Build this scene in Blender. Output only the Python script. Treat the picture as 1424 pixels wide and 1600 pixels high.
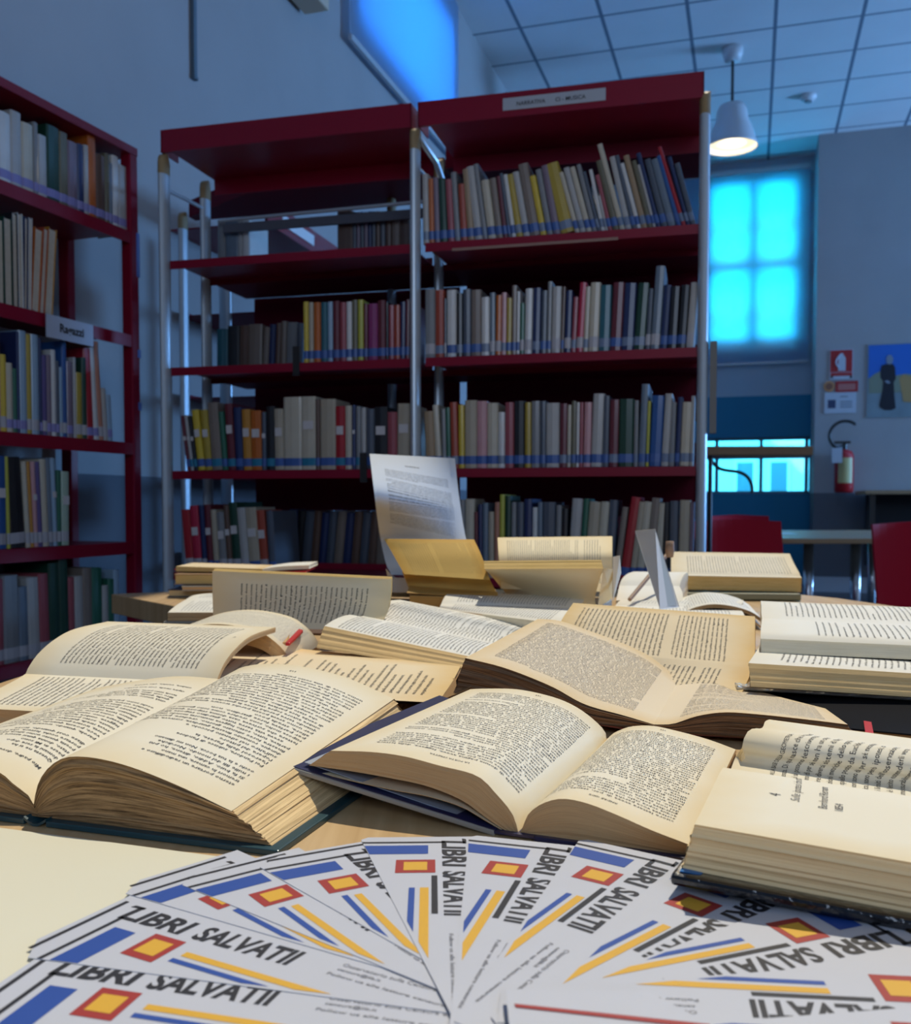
import bpy, math, random
import numpy as np
from mathutils import Vector, Matrix, Euler
random.seed(7)
for o in list(bpy.data.objects): bpy.data.objects.remove(o)
S = bpy.context.scene; COL = S.collection
# ---------------------------------------------------------------- camera, world, sun, exposure
EYE = 0.95; TAB = 0.75; TH = math.atan(60/1500)
cam = bpy.data.cameras.new('camera'); co = bpy.data.objects.new('camera', cam); COL.objects.link(co)
co.location = (0, 0, EYE); co.rotation_euler = (math.pi/2-TH, 0, 0)
cam.sensor_fit = 'VERTICAL'; cam.sensor_height = 36; cam.sensor_width = 32.04; cam.lens = 36*1500/1600
cam.shift_y = 45/1600; cam.clip_start = 0.02; cam.clip_end = 80
cam.dof.use_dof = True; cam.dof.focus_distance = 0.72; cam.dof.aperture_fstop = 14
S.camera = co
S.view_settings.view_transform = 'Standard'; S.view_settings.look = 'None'
S.view_settings.exposure = 0.0; S.view_settings.gamma = 1.0; S.view_settings.use_curve_mapping = False
W = bpy.data.worlds.new('world'); S.world = W; W.use_nodes = True
bg = W.node_tree.nodes['Background']; bg.inputs[0].default_value = (0.46, 0.57, 0.80, 1); bg.inputs[1].default_value = 0.42
def light(name, kind, loc, energy, color, aim=None, size=None, sizey=None, **k):
    l = bpy.data.lights.new(name, kind); l.energy = energy; l.color = color
    if kind == 'AREA':
        l.shape = 'RECTANGLE'; l.size = size; l.size_y = sizey or size
    for a, b in k.items(): setattr(l, a, b)
    o = bpy.data.objects.new(name, l); COL.objects.link(o); o.location = loc
    if aim is not None: o.rotation_euler = (Vector(aim)-Vector(loc)).to_track_quat('-Z', 'Z' if abs((Vector(aim)-Vector(loc)).normalized().z) < .95 else 'Y').to_euler()
    return o
SUN = Vector((0.20, 0.41, 0.89)).normalized()
light('sun', 'SUN', Vector((1.3, 4, 6)), 3.0, (1.0, 0.92, 0.76), aim=Vector((1.3, 4, 6))-SUN, angle=math.radians(0.9))
# room axes: u across, v into the depth
YAW = math.radians(17.05); c_, s_ = math.cos(YAW), math.sin(YAW)
def RW(u, v, z=0): return Vector((u*c_+v*s_, -u*s_+v*c_, z))
# daylight outside the windows, then two added fill lamps
NV = 11.5; PV = 10.89; PU = 0.645; CEIL = EYE+3.85; LU = -2.23
light('daylight_far_window', 'AREA', RW(0, NV+0.75, 3.66), 250, (0.0, 0.62, 1.0), aim=RW(0, NV, 3.66), size=2.0, sizey=2.4)
light('daylight_side_window', 'AREA', RW(LU-0.9, 6.2, 4.1), 120, (0.0, 0.26, 1.0), aim=RW(LU, 6.2, 4.1), size=2.4, sizey=1.6)
light('daylight_outside_yard', 'AREA', RW(-0.3, NV+1.6, 3.2), 500, (0.05, 0.72, 1.0), aim=RW(-0.3, NV+4.2, 1.3), size=4, sizey=1.5)
light('fill_right', 'AREA', RW(7.5, 10.0, 2.0), 700, (0.20, 0.48, 1.0), aim=RW(-.5, 7.6, 5.6), size=1.6, sizey=2.2)  # added fill lamp off to the right, lifts the walls and ceiling
light('fill_behind_reader', 'AREA', RW(1.2, -2.9, 2.5), 75, (0.62, 0.76, 1.0), aim=RW(.3, 3, 1.7), size=3, sizey=1.6)  # added fill lamp behind the camera for the racks, no window there
# ---------------------------------------------------------------- geometry helpers
def R(px, py):
    xc = (px-712)/1500; yc = -(py-845)/1500
    return np.array([xc, math.cos(TH)+yc*math.sin(TH), -math.sin(TH)+yc*math.cos(TH)])
C0 = np.array([0, 0, EYE])
def G(px, py, h=0):
    d = R(px, py); return C0+d*((TAB+h-EYE)/d[2])
def PL(A, e):
    A = np.array(A[:2], float); e = np.array(e[:2], float); n = np.array([-e[1], e[0]])
    def f(px, py):
        d = R(px, py); return C0+d*((A@n)/(d[:2]@n))
    return f
def GL(pts): return np.array([G(*p) for p in pts])
# ---------------------------------------------------------------- materials
MATS = {}
def mat(name, col, rough=.6, metal=0, emit=None, es=0, spec=.5, noise=0, nscale=8, coat=0, bump=0, bscale=60, trans=0):
    if name in MATS: return MATS[name]
    m = bpy.data.materials.new(name); m.use_nodes = True; nt = m.node_tree; b = nt.nodes['Principled BSDF']
    c = tuple(col)+(1,) if len(col) == 3 else col
    b.inputs['Base Color'].default_value = c; b.inputs['Roughness'].default_value = rough; b.inputs['Metallic'].default_value = metal
    b.inputs['Specular IOR Level'].default_value = spec
    if coat: b.inputs['Coat Weight'].default_value = coat; b.inputs['Coat Roughness'].default_value = .12
    if emit: b.inputs['Emission Color'].default_value = tuple(emit)+(1,); b.inputs['Emission Strength'].default_value = es
    if trans: b.inputs['Transmission Weight'].default_value = trans
    tc = nt.nodes.new('ShaderNodeTexCoord')
    if noise:
        n = nt.nodes.new('ShaderNodeTexNoise'); n.inputs['Scale'].default_value = nscale; n.inputs['Detail'].default_value = 4
        nt.links.new(tc.outputs['Object'], n.inputs['Vector'])
        r = nt.nodes.new('ShaderNodeMix'); r.data_type = 'RGBA'
        r.inputs[6].default_value = tuple(x*(1-noise) for x in c[:3])+(1,); r.inputs[7].default_value = tuple(min(1, x*(1+noise)) for x in c[:3])+(1,)
        nt.links.new(n.outputs['Fac'], r.inputs[0]); nt.links.new(r.outputs[2], b.inputs['Base Color'])
    if bump:
        n = nt.nodes.new('ShaderNodeTexNoise'); n.inputs['Scale'].default_value = bscale
        nt.links.new(tc.outputs['Object'], n.inputs['Vector'])
        bp = nt.nodes.new('ShaderNodeBump'); bp.inputs['Strength'].default_value = bump; bp.inputs['Distance'].default_value = .002
        nt.links.new(n.outputs['Fac'], bp.inputs['Height']); nt.links.new(bp.outputs[0], b.inputs['Normal'])
    MATS[name] = m; return m
def paper(name, col, aged=.12):
    """paper that is yellower towards its trimmed edges (UV borders), with a faint mottling"""
    if name in MATS: return MATS[name]
    m = bpy.data.materials.new(name); m.use_nodes = True; nt = m.node_tree; N = nt.nodes; L = nt.links; b = N['Principled BSDF']
    b.inputs['Roughness'].default_value = .78; b.inputs['Specular IOR Level'].default_value = .25
    uv = N.new('ShaderNodeTexCoord'); sp = N.new('ShaderNodeSeparateXYZ'); L.new(uv.outputs['UV'], sp.inputs[0])
    def mth(op, a, bb=None):
        n = N.new('ShaderNodeMath'); n.operation = op
        for i, v in enumerate((a, bb)):
            if v is None: continue
            if isinstance(v, (int, float)): n.inputs[i].default_value = v
            else: L.new(v, n.inputs[i])
        return n.outputs[0]
    dx = mth('SUBTRACT', 1, sp.outputs[0]); y2 = mth('SUBTRACT', 1, sp.outputs[1])
    d = mth('MINIMUM', dx, mth('MINIMUM', sp.outputs[1], y2))
    no = N.new('ShaderNodeTexNoise'); no.inputs['Scale'].default_value = 5; L.new(uv.outputs['UV'], no.inputs['Vector'])
    d = mth('ADD', d, mth('MULTIPLY', mth('SUBTRACT', no.outputs['Fac'], .5), .12))
    mr = N.new('ShaderNodeMapRange'); mr.inputs['From Min'].default_value = 0; mr.inputs['From Max'].default_value = .16
    mr.inputs['To Min'].default_value = 1; mr.inputs['To Max'].default_value = 0; L.new(d, mr.inputs['Value'])
    mx = N.new('ShaderNodeMix'); mx.data_type = 'RGBA'; L.new(mr.outputs[0], mx.inputs[0])
    mx.inputs[6].default_value = tuple(col)+(1,)
    mx.inputs[7].default_value = (col[0]*(1-aged*.35), col[1]*(1-aged), col[2]*(1-aged*2.2), 1)
    L.new(mx.outputs[2], b.inputs['Base Color']); MATS[name] = m; return m
def edgem(name, a, bcol, freq=40, us=2.0):
    """trimmed page edges: fine sheet lines that follow the UV across the thickness"""
    if name in MATS: return MATS[name]
    m = bpy.data.materials.new(name); m.use_nodes = True; nt = m.node_tree; N = nt.nodes; L = nt.links; b = N['Principled BSDF']
    b.inputs['Roughness'].default_value = .85; b.inputs['Specular IOR Level'].default_value = .15
    uv = N.new('ShaderNodeTexCoord'); mp = N.new('ShaderNodeMapping'); mp.inputs['Scale'].default_value = (us, freq, 1)
    L.new(uv.outputs['UV'], mp.inputs[0]); no = N.new('ShaderNodeTexNoise'); no.inputs['Scale'].default_value = 1.0; no.inputs['Detail'].default_value = 5
    no.inputs['Roughness'].default_value = .7
    L.new(mp.outputs[0], no.inputs['Vector']); cr = N.new('ShaderNodeValToRGB'); cr.color_ramp.elements[0].position = .36; cr.color_ramp.elements[1].position = .60
    cr.color_ramp.elements[0].color = tuple(bcol)+(1,); cr.color_ramp.elements[1].color = tuple(a)+(1,)
    L.new(no.outputs['Fac'], cr.inputs[0]); L.new(cr.outputs[0], b.inputs['Base Color'])
    bp = N.new('ShaderNodeBump'); bp.inputs['Strength'].default_value = .5; bp.inputs['Distance'].default_value = .0006
    L.new(no.outputs['Fac'], bp.inputs['Height']); L.new(bp.outputs[0], b.inputs['Normal'])
    MATS[name] = m; return m
INK = mat('ink', (.035, .033, .035), .7)
INKF = mat('ink_faded', (.16, .15, .14), .8)
# ---------------------------------------------------------------- mesh builders
def wloc(o):
    p = Vector((0, 0, 0))
    while o is not None: p += o.location; o = o.parent
    return p
class MB:
    def __init__(s): s.v = []; s.f = []; s.m = []; s.uv = {}
    def quad(s, a, b, c, d, m=0):
        n = len(s.v); s.v += [tuple(a), tuple(b), tuple(c), tuple(d)]; s.f.append((n, n+1, n+2, n+3)); s.m.append(m)
    def poly(s, pts, m=0):
        n = len(s.v); s.v += [tuple(p) for p in pts]; s.f.append(tuple(range(n, n+len(pts)))); s.m.append(m)
    def hexa(s, p, m=0):
        """8 corners: bottom 4 then top 4, counter-clockwise"""
        n = len(s.v); s.v += [tuple(q) for q in p]
        for f in ((0, 3, 2, 1), (4, 5, 6, 7), (0, 1, 5, 4), (1, 2, 6, 5), (2, 3, 7, 6), (3, 0, 4, 7)):
            s.f.append(tuple(n+i for i in f)); s.m.append(m)
    def box(s, x0, x1, y0, y1, z0, z1, m=0, T=None):
        p = [Vector(q) for q in ((x0, y0, z0), (x1, y0, z0), (x1, y1, z0), (x0, y1, z0), (x0, y0, z1), (x1, y0, z1), (x1, y1, z1), (x0, y1, z1))]
        if T is not None: p = [T(q) if callable(T) else T @ q for q in p]
        s.hexa(p, m)
    def prism(s, pts, d, m=0):
        """polygon pts (3D, ordered) extruded by vector d"""
        n = len(s.v); k = len(pts); d = Vector(d)
        s.v += [tuple(p) for p in pts]+[tuple(Vector(p)+d) for p in pts]
        s.f.append(tuple(range(n+k-1, n-1, -1))); s.m.append(m); s.f.append(tuple(range(n+k, n+2*k))); s.m.append(m)
        for i in range(k):
            j = (i+1) % k; s.f.append((n+i, n+j, n+k+j, n+k+i)); s.m.append(m)
    def lathe(s, prof, cen, seg=24, m=0, axis=None):
        """prof list of (r,z)"""
        n = len(s.v); cen = Vector(cen)
        M = Vector((0, 0, 1)).rotation_difference(Vector(axis)).to_matrix() if axis is not None else Matrix.Identity(3)
        for r, z in prof:
            for i in range(seg):
                a = 2*math.pi*i/seg; s.v.append(tuple(cen+M @ Vector((r*math.cos(a), r*math.sin(a), z))))
        for k in range(len(prof)-1):
            for i in range(seg):
                j = (i+1) % seg; s.f.append((n+k*seg+i, n+k*seg+j, n+(k+1)*seg+j, n+(k+1)*seg+i)); s.m.append(m)
        s.f.append(tuple(n+i for i in range(seg-1, -1, -1))); s.m.append(m)
        s.f.append(tuple(n+(len(prof)-1)*seg+i for i in range(seg))); s.m.append(m)
    def tube(s, path, r, seg=10, m=0):
        path = [Vector(p) for p in path]; n = len(s.v); up = Vector((0.13, 0.21, 1)).normalized()
        for i, p in enumerate(path):
            t = (path[min(i+1, len(path)-1)]-path[max(i-1, 0)]).normalized()
            a = t.cross(up); a = a.normalized() if a.length > 1e-4 else Vector((1, 0, 0)); b = t.cross(a)
            for k in range(seg):
                w = 2*math.pi*k/seg; s.v.append(tuple(p+r*(math.cos(w)*a+math.sin(w)*b)))
        for i in range(len(path)-1):
            for k in range(seg):
                j = (k+1) % seg; s.f.append((n+i*seg+k, n+i*seg+j, n+(i+1)*seg+j, n+(i+1)*seg+k)); s.m.append(m)
        s.f.append(tuple(n+k for k in range(seg))); s.m.append(m)
        s.f.append(tuple(n+(len(path)-1)*seg+k for k in range(seg-1, -1, -1))); s.m.append(m)
    def build(s, name, mats, parent=None, smooth=False, bevel=0, origin=None, recalc=True, local=False):
        me = bpy.data.meshes.new(name); v = s.v
        w0 = wloc(parent) if (parent is not None and not local) else Vector((0, 0, 0))
        oo = Vector(origin) if origin is not None else Vector((0, 0, 0))
        if w0.length or oo.length: v = [(a-w0.x-oo.x, b-w0.y-oo.y, c-w0.z-oo.z) for a, b, c in v]
        me.from_pydata(v, [], s.f)
        if not isinstance(mats, (list, tuple)): mats = [mats]
        for m in mats: me.materials.append(m)
        me.polygons.foreach_set('material_index', s.m)
        if recalc:
            import bmesh
            b = bmesh.new(); b.from_mesh(me); bmesh.ops.recalc_face_normals(b, faces=b.faces); b.to_mesh(me); b.free()
        if smooth: me.polygons.foreach_set('use_smooth', [True]*len(me.polygons))
        o = bpy.data.objects.new(name, me); COL.objects.link(o)
        if origin is not None: o.location = origin
        if bevel:
            md = o.modifiers.new('bevel', 'BEVEL'); md.width = bevel; md.segments = 2; md.limit_method = 'ANGLE'
        if parent is not None: o.parent = parent
        me.update(); return o
def tag(o, label=None, cat=None, group=None, kind=None):
    if label: o['label'] = label
    if cat: o['category'] = cat
    if group: o['group'] = group
    if kind: o['kind'] = kind
    return o
def thing(name, label, cat, loc=(0, 0, 0), group=None):
    o = bpy.data.objects.new(name, None); COL.objects.link(o); o.location = loc; o.empty_display_size = .05
    return tag(o, label, cat, group)
def struct(name, mb, m, **k):
    return tag(mb.build(name, m, **k), kind='structure')
# ---------------------------------------------------------------- lettering (default font turned into meshes)
_fc = bpy.data.curves.new('txt', 'FONT'); _fo = bpy.data.objects.new('txt', _fc); COL.objects.link(_fo)
_cache = {}
def text_arr(s, bold=.012, shear=0, res=1, spacing=1.0):
    """returns verts (n,2) with x from 0, baseline 0, font size 1 ; faces list"""
    k = (s, bold, shear, res, spacing)
    if k in _cache: return _cache[k]
    _fc.body = s; _fc.size = 1; _fc.resolution_u = res; _fc.offset = bold; _fc.shear = shear; _fc.space_character = spacing; _fc.fill_mode = 'FRONT'
    bpy.context.view_layer.update()
    dg = bpy.context.evaluated_depsgraph_get(); me = bpy.data.meshes.new_from_object(_fo.evaluated_get(dg))
    n = len(me.vertices); v = np.zeros(n*3); me.vertices.foreach_get('co', v); v = v.reshape(-1, 3)[:, :2].copy()
    me.calc_loop_triangles(); t = np.zeros(len(me.loop_triangles)*3, int); me.loop_triangles.foreach_get('vertices', t); t = t.reshape(-1, 3)
    if n: v[:, 0] -= v[:, 0].min()
    bpy.data.meshes.remove(me); _cache[k] = (v, t); return v, t
WORDS = ('il la di che non per una con sono del della come anche questo quella essere stato aveva tempo giorno casa mano occhi parola libro strada notte vita '
 'sempre ancora quando dove senza verso sotto sopra molto poco tutto niente uomo donna amico lettera pagina autore storia romanzo poesia memoria silenzio '
 'pensiero cuore voce mondo terra acqua cielo luce ombra finestra porta stanza tavola giardino citt\u00e0 perch\u00e9 cos\u00ec allora dunque forse quasi '
 'disse rispose guardava parlava leggeva scriveva andava veniva capire credere trovare lasciare portare').split()
rt = random.Random(3)
LINES = {}
def line_of(n):
    """cached justified lines of about n characters"""
    n = max(8, int(n)); L = LINES.setdefault(n, [])
    if len(L) < 16:
        s = ''
        while len(s) < n-3: s += rt.choice(WORDS)+(rt.choice([', ', '. ', ' ', ' ', ' ', ' ']))
        L.append(s.strip()); return L[-1]
    return rt.choice(L)
def text_block(mapf, W, H, nl, x0=.12, x1=.88, y0=.1, y1=.9, own=None, fill=.74, cpl=None, ragged=False, head=None, num=None, aspect=.52):
    """lays nl lines on a page W x H metres; mapf(X,Y)->(P3D) ; returns verts, tris"""
    V = []; T = []; nv = 0
    pitch = (y1-y0)*H/nl; size = pitch*fill; Wl = (x1-x0)*W; n = cpl or Wl/(size*aspect)
    def put(s, X, Y, w=None, sz=size, sh=0, bold=.012):
        nonlocal nv
        v, t = text_arr(s, bold, sh)
        if not len(v): return
        tw = v[:, 0].max(); sx = (w/tw) if w else sz
        X_ = X+v[:, 0]*sx/W; Y_ = Y+v[:, 1]*sz/H
        V.append(mapf(X_, Y_)); T.append(t+nv); nv += len(v)
    for i in range(nl):
        Y = y1-(i+.8)*pitch/H
        if own and i < len(own):
            if own[i]: put(own[i], x0, Y, w=min(Wl, len(own[i])*size*aspect*1.0))
            continue
        r = rt.random()
        if ragged:
            f = rt.uniform(.45, .95)
            if r < .12: continue
            put(line_of(n*f), x0, Y, w=Wl*f)
        elif r < .09:
            f = rt.uniform(.3, .8); put(line_of(n*f), x0, Y, w=Wl*f)
        elif r < .17: put(line_of(n*.94), x0+.05, Y, w=Wl-.05*W)
        else: put(line_of(n), x0, Y, w=Wl)
    if head: put(head, (x0+x1)/2-len(head)*size*.3/W, y1+.022, sz=size*.85)
    if num: put(num, .5, y0-.055, sz=size)
    return (np.concatenate(V), np.concatenate(T)) if V else None
def put_text(mapf, W, H, items):
    V = []; T = []; nv = 0
    for s, X, Y, w, h, kw in items:
        v, t = text_arr(s, kw.get('bold', .01), kw.get('shear', 0), kw.get('res', 2), kw.get('sp', 1.0)); v = v.copy()
        v[:, 0] *= w/max(1e-6, v[:, 0].max()); v[:, 1] *= h
        V.append(mapf(X+v[:, 0]/W, Y+v[:, 1]/H)); T.append(t+nv); nv += len(v)
    return np.concatenate(V), np.concatenate(T)
# ---------------------------------------------------------------- open book pages
def resample(P, n, smooth=True):
    P = np.array(P, float)
    if smooth and len(P) > 2:                                       # catmull-rom
        Q = [2*P[0]-P[1]]+list(P)+[2*P[-1]-P[-2]]; out = []
        for i in range(1, len(Q)-2):
            for u in np.linspace(0, 1, 8, endpoint=False):
                a, b, c, d = Q[i-1], Q[i], Q[i+1], Q[i+2]
                out.append(.5*((2*b)+(c-a)*u+(2*a-5*b+4*c-d)*u*u+(3*b-a-3*c+d)*u**3))
        out.append(Q[-2]); P = np.array(out)
    L = np.concatenate([[0], np.cumsum(np.linalg.norm(np.diff(P, axis=0), axis=1))]); t = np.linspace(0, L[-1], n)
    return np.stack([np.interp(t, L, P[:, k]) for k in range(3)], 1), L[-1]
def page_block(name, parent, N, F, NB, FB, pm, em, texts=(), K=14, nt=26, ns=10, jit=.0008, loose=0, ink=None, smooth=True, fm=None):
    """a page block: top surface lofted from end curve N to end curve F (gutter -> fore-edge), down to NB, FB"""
    N, wN = resample(N, nt, smooth); F, wF = resample(F, nt, smooth); NB, _ = resample(NB, nt, smooth); FB, _ = resample(FB, nt, smooth)
    Wd = (wN+wF)/2; Hd = float(np.linalg.norm(N-F, axis=1).mean())
    tt = np.linspace(0, 1, nt); ss = np.linspace(0, 1, ns)
    rg = np.random.RandomState(abs(hash(name)) % 1000 if False else int(1000*abs(N[0, 0]))+7)
    V = []; faces = []; mi = []; uvs = []
    def grid(P, m, flip, U, Wv):
        a, b = P.shape[:2]; n0 = len(V); V.extend(map(tuple, P.reshape(-1, 3)))
        for i in range(a-1):
            for j in range(b-1):
                q = [(i, j), (i+1, j), (i+1, j+1), (i, j+1)]
                if flip: q = q[::-1]
                faces.append([n0+x*b+y for x, y in q]); mi.append(m); uvs.extend([(U[x, y], Wv[x, y]) for x, y in q])
    tg, sg = np.meshgrid(tt, ss, indexing='ij')
    top = N[:, None]*(1-ss)[None, :, None]+F[:, None]*ss[None, :, None]
    grid(top, 0, False, tg, sg)
    bot = NB[:, None]*(1-ss)[None, :, None]+FB[:, None]*ss[None, :, None]
    grid(bot, 1, True, tg, sg)
    kk = np.linspace(0, 1, K+1)
    for (A, B, dirv, fl) in ((NB, N, N-F, True), (FB, F, F-N, False)):
        d = dirv/np.linalg.norm(dirv, axis=1)[:, None]
        j = rg.uniform(-jit, jit, K+1); j[0] = 0; j[-1] = 0
        P = A[:, None]*(1-kk)[None, :, None]+B[:, None]*kk[None, :, None]+d[:, None]*j[None, :, None]
        if loose:
            wob = loose*np.sin(np.pi*kk)[None, :]*np.sin(tt*math.pi*1.3)[:, None]*rg.uniform(-1, 1, K+1)[None, :]; P[:, :, 2] += wob
        grid(P, 1, fl, np.repeat(tt[:, None]*Wd*10, K+1, 1), np.repeat(kk[None]*1.0, nt, 0))
    e = (N[-1]-N[-3])/np.linalg.norm(N[-1]-N[-3]); j = rg.uniform(-jit*1.6, jit*1.6, K+1); j[0] = j[-1] = 0
    A = NB[-1][None]*(1-ss)[:, None]+FB[-1][None]*ss[:, None]; B = N[-1][None]*(1-ss)[:, None]+F[-1][None]*ss[:, None]
    P = A[:, None]*(1-kk)[None, :, None]+B[:, None]*kk[None, :, None]+e*j[None, :, None]
    grid(P, 3, True, np.repeat(ss[:, None]*Hd*10, K+1, 1), np.repeat(kk[None], ns, 0))
    mats = [pm, em, ink or INK, fm or em]
    # surface mapping for lettering
    dt = np.gradient(N, axis=0); nrm = np.cross(dt, F-N); nrm /= np.linalg.norm(nrm, axis=1)[:, None]
    if nrm[:, 2].mean() < 0 and not name.startswith('upright'): nrm = -nrm
    if name.startswith('upright'):
        if (nrm.mean(0) @ np.array([0, -1, .2])) < 0: nrm = -nrm
    def surf(t, s):
        t = np.clip(t, 0, 1); a = np.stack([np.interp(t, tt, N[:, k]) for k in range(3)], 1); b = np.stack([np.interp(t, tt, F[:, k]) for k in range(3)], 1)
        q = np.stack([np.interp(t, tt, nrm[:, k]) for k in range(3)], 1)
        return a*(1-s)[:, None]+b*s[:, None]+q*.00035
    TV = []; TF = []
    n0 = len(V)
    for tx in texts:
        mode = tx.pop('mode'); kind = tx.pop('kind', 'block')
        if mode == 't': mf = lambda X, Y: surf(X, 1-Y)
        elif mode == '-t': mf = lambda X, Y: surf(1-X, 1-Y)
        elif mode == 'n': mf = lambda X, Y: surf(Y, X)
        WW, HH = (Wd, Hd) if mode != 'n' else (Hd, Wd)
        r = text_block(mf, WW, HH, **tx) if kind == 'block' else put_text(mf, WW, HH, tx['items'])
        if r is not None: TV.append(r[0]); TF.append(r[1]+n0); n0 += len(r[0])
    me = bpy.data.meshes.new(name)
    Vn = np.array(V); Fq = np.array(faces)
    if TV: Vn = np.concatenate([Vn]+TV); Ft = np.concatenate(TF)
    else: Ft = np.zeros((0, 3), int)
    pa = np.array(wloc(parent))
    Vn = Vn-pa
    me.vertices.add(len(Vn)); me.vertices.foreach_set('co', Vn.ravel().astype(np.float32))
    nl = Fq.size+Ft.size; me.loops.add(nl); me.loops.foreach_set('vertex_index', np.concatenate([Fq.ravel(), Ft.ravel()]).astype(np.int32))
    me.polygons.add(len(Fq)+len(Ft))
    ls = np.concatenate([np.arange(len(Fq))*4, Fq.size+np.arange(len(Ft))*3]); me.polygons.foreach_set('loop_start', ls.astype(np.int32))
    me.polygons.foreach_set('material_index', np.concatenate([np.array(mi), np.full(len(Ft), 2)]).astype(np.int32))
    for m in mats: me.materials.append(m)
    ul = me.uv_layers.new(name='UVMap'); u = np.zeros((nl, 2), np.float32); u[:len(uvs)] = np.array(uvs); ul.data.foreach_set('uv', u.ravel())
    sm = np.zeros(len(Fq)+len(Ft), bool); sm[:(nt-1)*(ns-1)*2] = True; me.polygons.foreach_set('use_smooth', sm)
    me.update(calc_edges=True); me.validate()
    o = bpy.data.objects.new(name, me); COL.objects.link(o); o.parent = parent
    return o
def slab(name, parent, quad, th, m, bevel=.0006, down=(0, 0, -1)):
    """a board: quad of 4 points (top face) with thickness th"""
    b = MB(); b.prism([Vector(q) for q in quad], Vector(down)*th)
    return b.build(name, m, bevel=bevel, parent=parent)
def drop(P, z, th=None):
    Q = np.array(P, float).copy(); Q[:, 2] = TAB+z if th is None else np.maximum(TAB+z, Q[:, 2]-th); return Q
# ================================================================ THE ROOM
def wallmat(name, up, low, zsplit):
    m = bpy.data.materials.new(name); m.use_nodes = True; nt = m.node_tree; N = nt.nodes; L = nt.links; b = N['Principled BSDF']
    b.inputs['Roughness'].default_value = .8; b.inputs['Specular IOR Level'].default_value = .2
    g = N.new('ShaderNodeNewGeometry'); sp = N.new('ShaderNodeSeparateXYZ'); L.new(g.outputs['Position'], sp.inputs[0])
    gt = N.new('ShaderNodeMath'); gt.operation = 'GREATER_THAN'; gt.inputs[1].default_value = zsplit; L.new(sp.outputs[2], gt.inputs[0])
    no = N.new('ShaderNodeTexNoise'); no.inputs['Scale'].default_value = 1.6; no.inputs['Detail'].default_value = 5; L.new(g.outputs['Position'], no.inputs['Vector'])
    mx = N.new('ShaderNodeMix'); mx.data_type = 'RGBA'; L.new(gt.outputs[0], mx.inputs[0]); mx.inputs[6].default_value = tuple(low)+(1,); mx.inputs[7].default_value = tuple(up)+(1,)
    hs = N.new('ShaderNodeHueSaturation'); L.new(mx.outputs[2], hs.inputs['Color']); mr = N.new('ShaderNodeMapRange'); mr.inputs['To Min'].default_value = .85; mr.inputs['To Max'].default_value = 1.12
    L.new(no.outputs['Fac'], mr.inputs['Value']); L.new(mr.outputs[0], hs.inputs['Value']); L.new(hs.outputs[0], b.inputs['Base Color']); return m
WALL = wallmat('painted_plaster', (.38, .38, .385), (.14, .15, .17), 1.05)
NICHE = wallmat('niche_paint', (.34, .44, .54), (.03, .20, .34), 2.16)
FLOORM = mat('floor_dark', (.05, .045, .05), .35, noise=.3, nscale=12)
def ceilmat():
    m = bpy.data.materials.new('ceiling_tiles'); m.use_nodes = True; nt = m.node_tree; N = nt.nodes; L = nt.links; b = N['Principled BSDF']
    b.inputs['Roughness'].default_value = .9; b.inputs['Specular IOR Level'].default_value = .1
    tc = N.new('ShaderNodeTexCoord'); sp = N.new('ShaderNodeSeparateXYZ'); L.new(tc.outputs['Object'], sp.inputs[0])
    def ax(out, per, ph, w):
        a = N.new('ShaderNodeMath'); a.operation = 'ADD'; a.inputs[1].default_value = ph; L.new(out, a.inputs[0])
        d = N.new('ShaderNodeMath'); d.operation = 'DIVIDE'; d.inputs[1].default_value = per; L.new(a.outputs[0], d.inputs[0])
        f = N.new('ShaderNodeMath'); f.operation = 'FRACT'; L.new(d.outputs[0], f.inputs[0])
        l = N.new('ShaderNodeMath'); l.operation = 'LESS_THAN'; l.inputs[1].default_value = w/per; L.new(f.outputs[0], l.inputs[0]); return l.outputs[0]
    x = ax(sp.outputs[0], .66, 20*.66-.134, .030); y = ax(sp.outputs[1], .60, 20*.60-8.95, .026)
    mx = N.new('ShaderNodeMath'); mx.operation = 'MAXIMUM'; L.new(x, mx.inputs[0]); L.new(y, mx.inputs[1])
    no = N.new('ShaderNodeTexNoise'); no.inputs['Scale'].default_value = 2.5; no.inputs['Detail'].default_value = 5; L.new(tc.outputs['Object'], no.inputs['Vector'])
    c0 = N.new('ShaderNodeMix'); c0.data_type = 'RGBA'; c0.inputs[6].default_value = (.62, .64, .66, 1); c0.inputs[7].default_value = (.72, .73, .74, 1); L.new(no.outputs['Fac'], c0.inputs[0])
    c = N.new('ShaderNodeMix'); c.data_type = 'RGBA'; L.new(mx.outputs[0], c.inputs[0]); L.new(c0.outputs[2], c.inputs[6]); c.inputs[7].default_value = (.17, .22, .28, 1)
    L.new(c.outputs[2], b.inputs['Base Color']); return m
def room_obj(name, boxes, m, bevel=0):
    """boxes in room coordinates (u0,u1,v0,v1,z0,z1); the object itself is turned by the room's yaw"""
    b = MB()
    for q in boxes: b.box(*q)
    o = b.build(name, m, bevel=bevel); o.rotation_euler = (0, 0, -YAW); return o
def SR(name, boxes, m, **k): return tag(room_obj(name, boxes, m, **k), kind='structure')
SR('floor', [(LU-.1, 9, -3.2, NV+.3, -.1, 0)], FLOORM)
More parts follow.
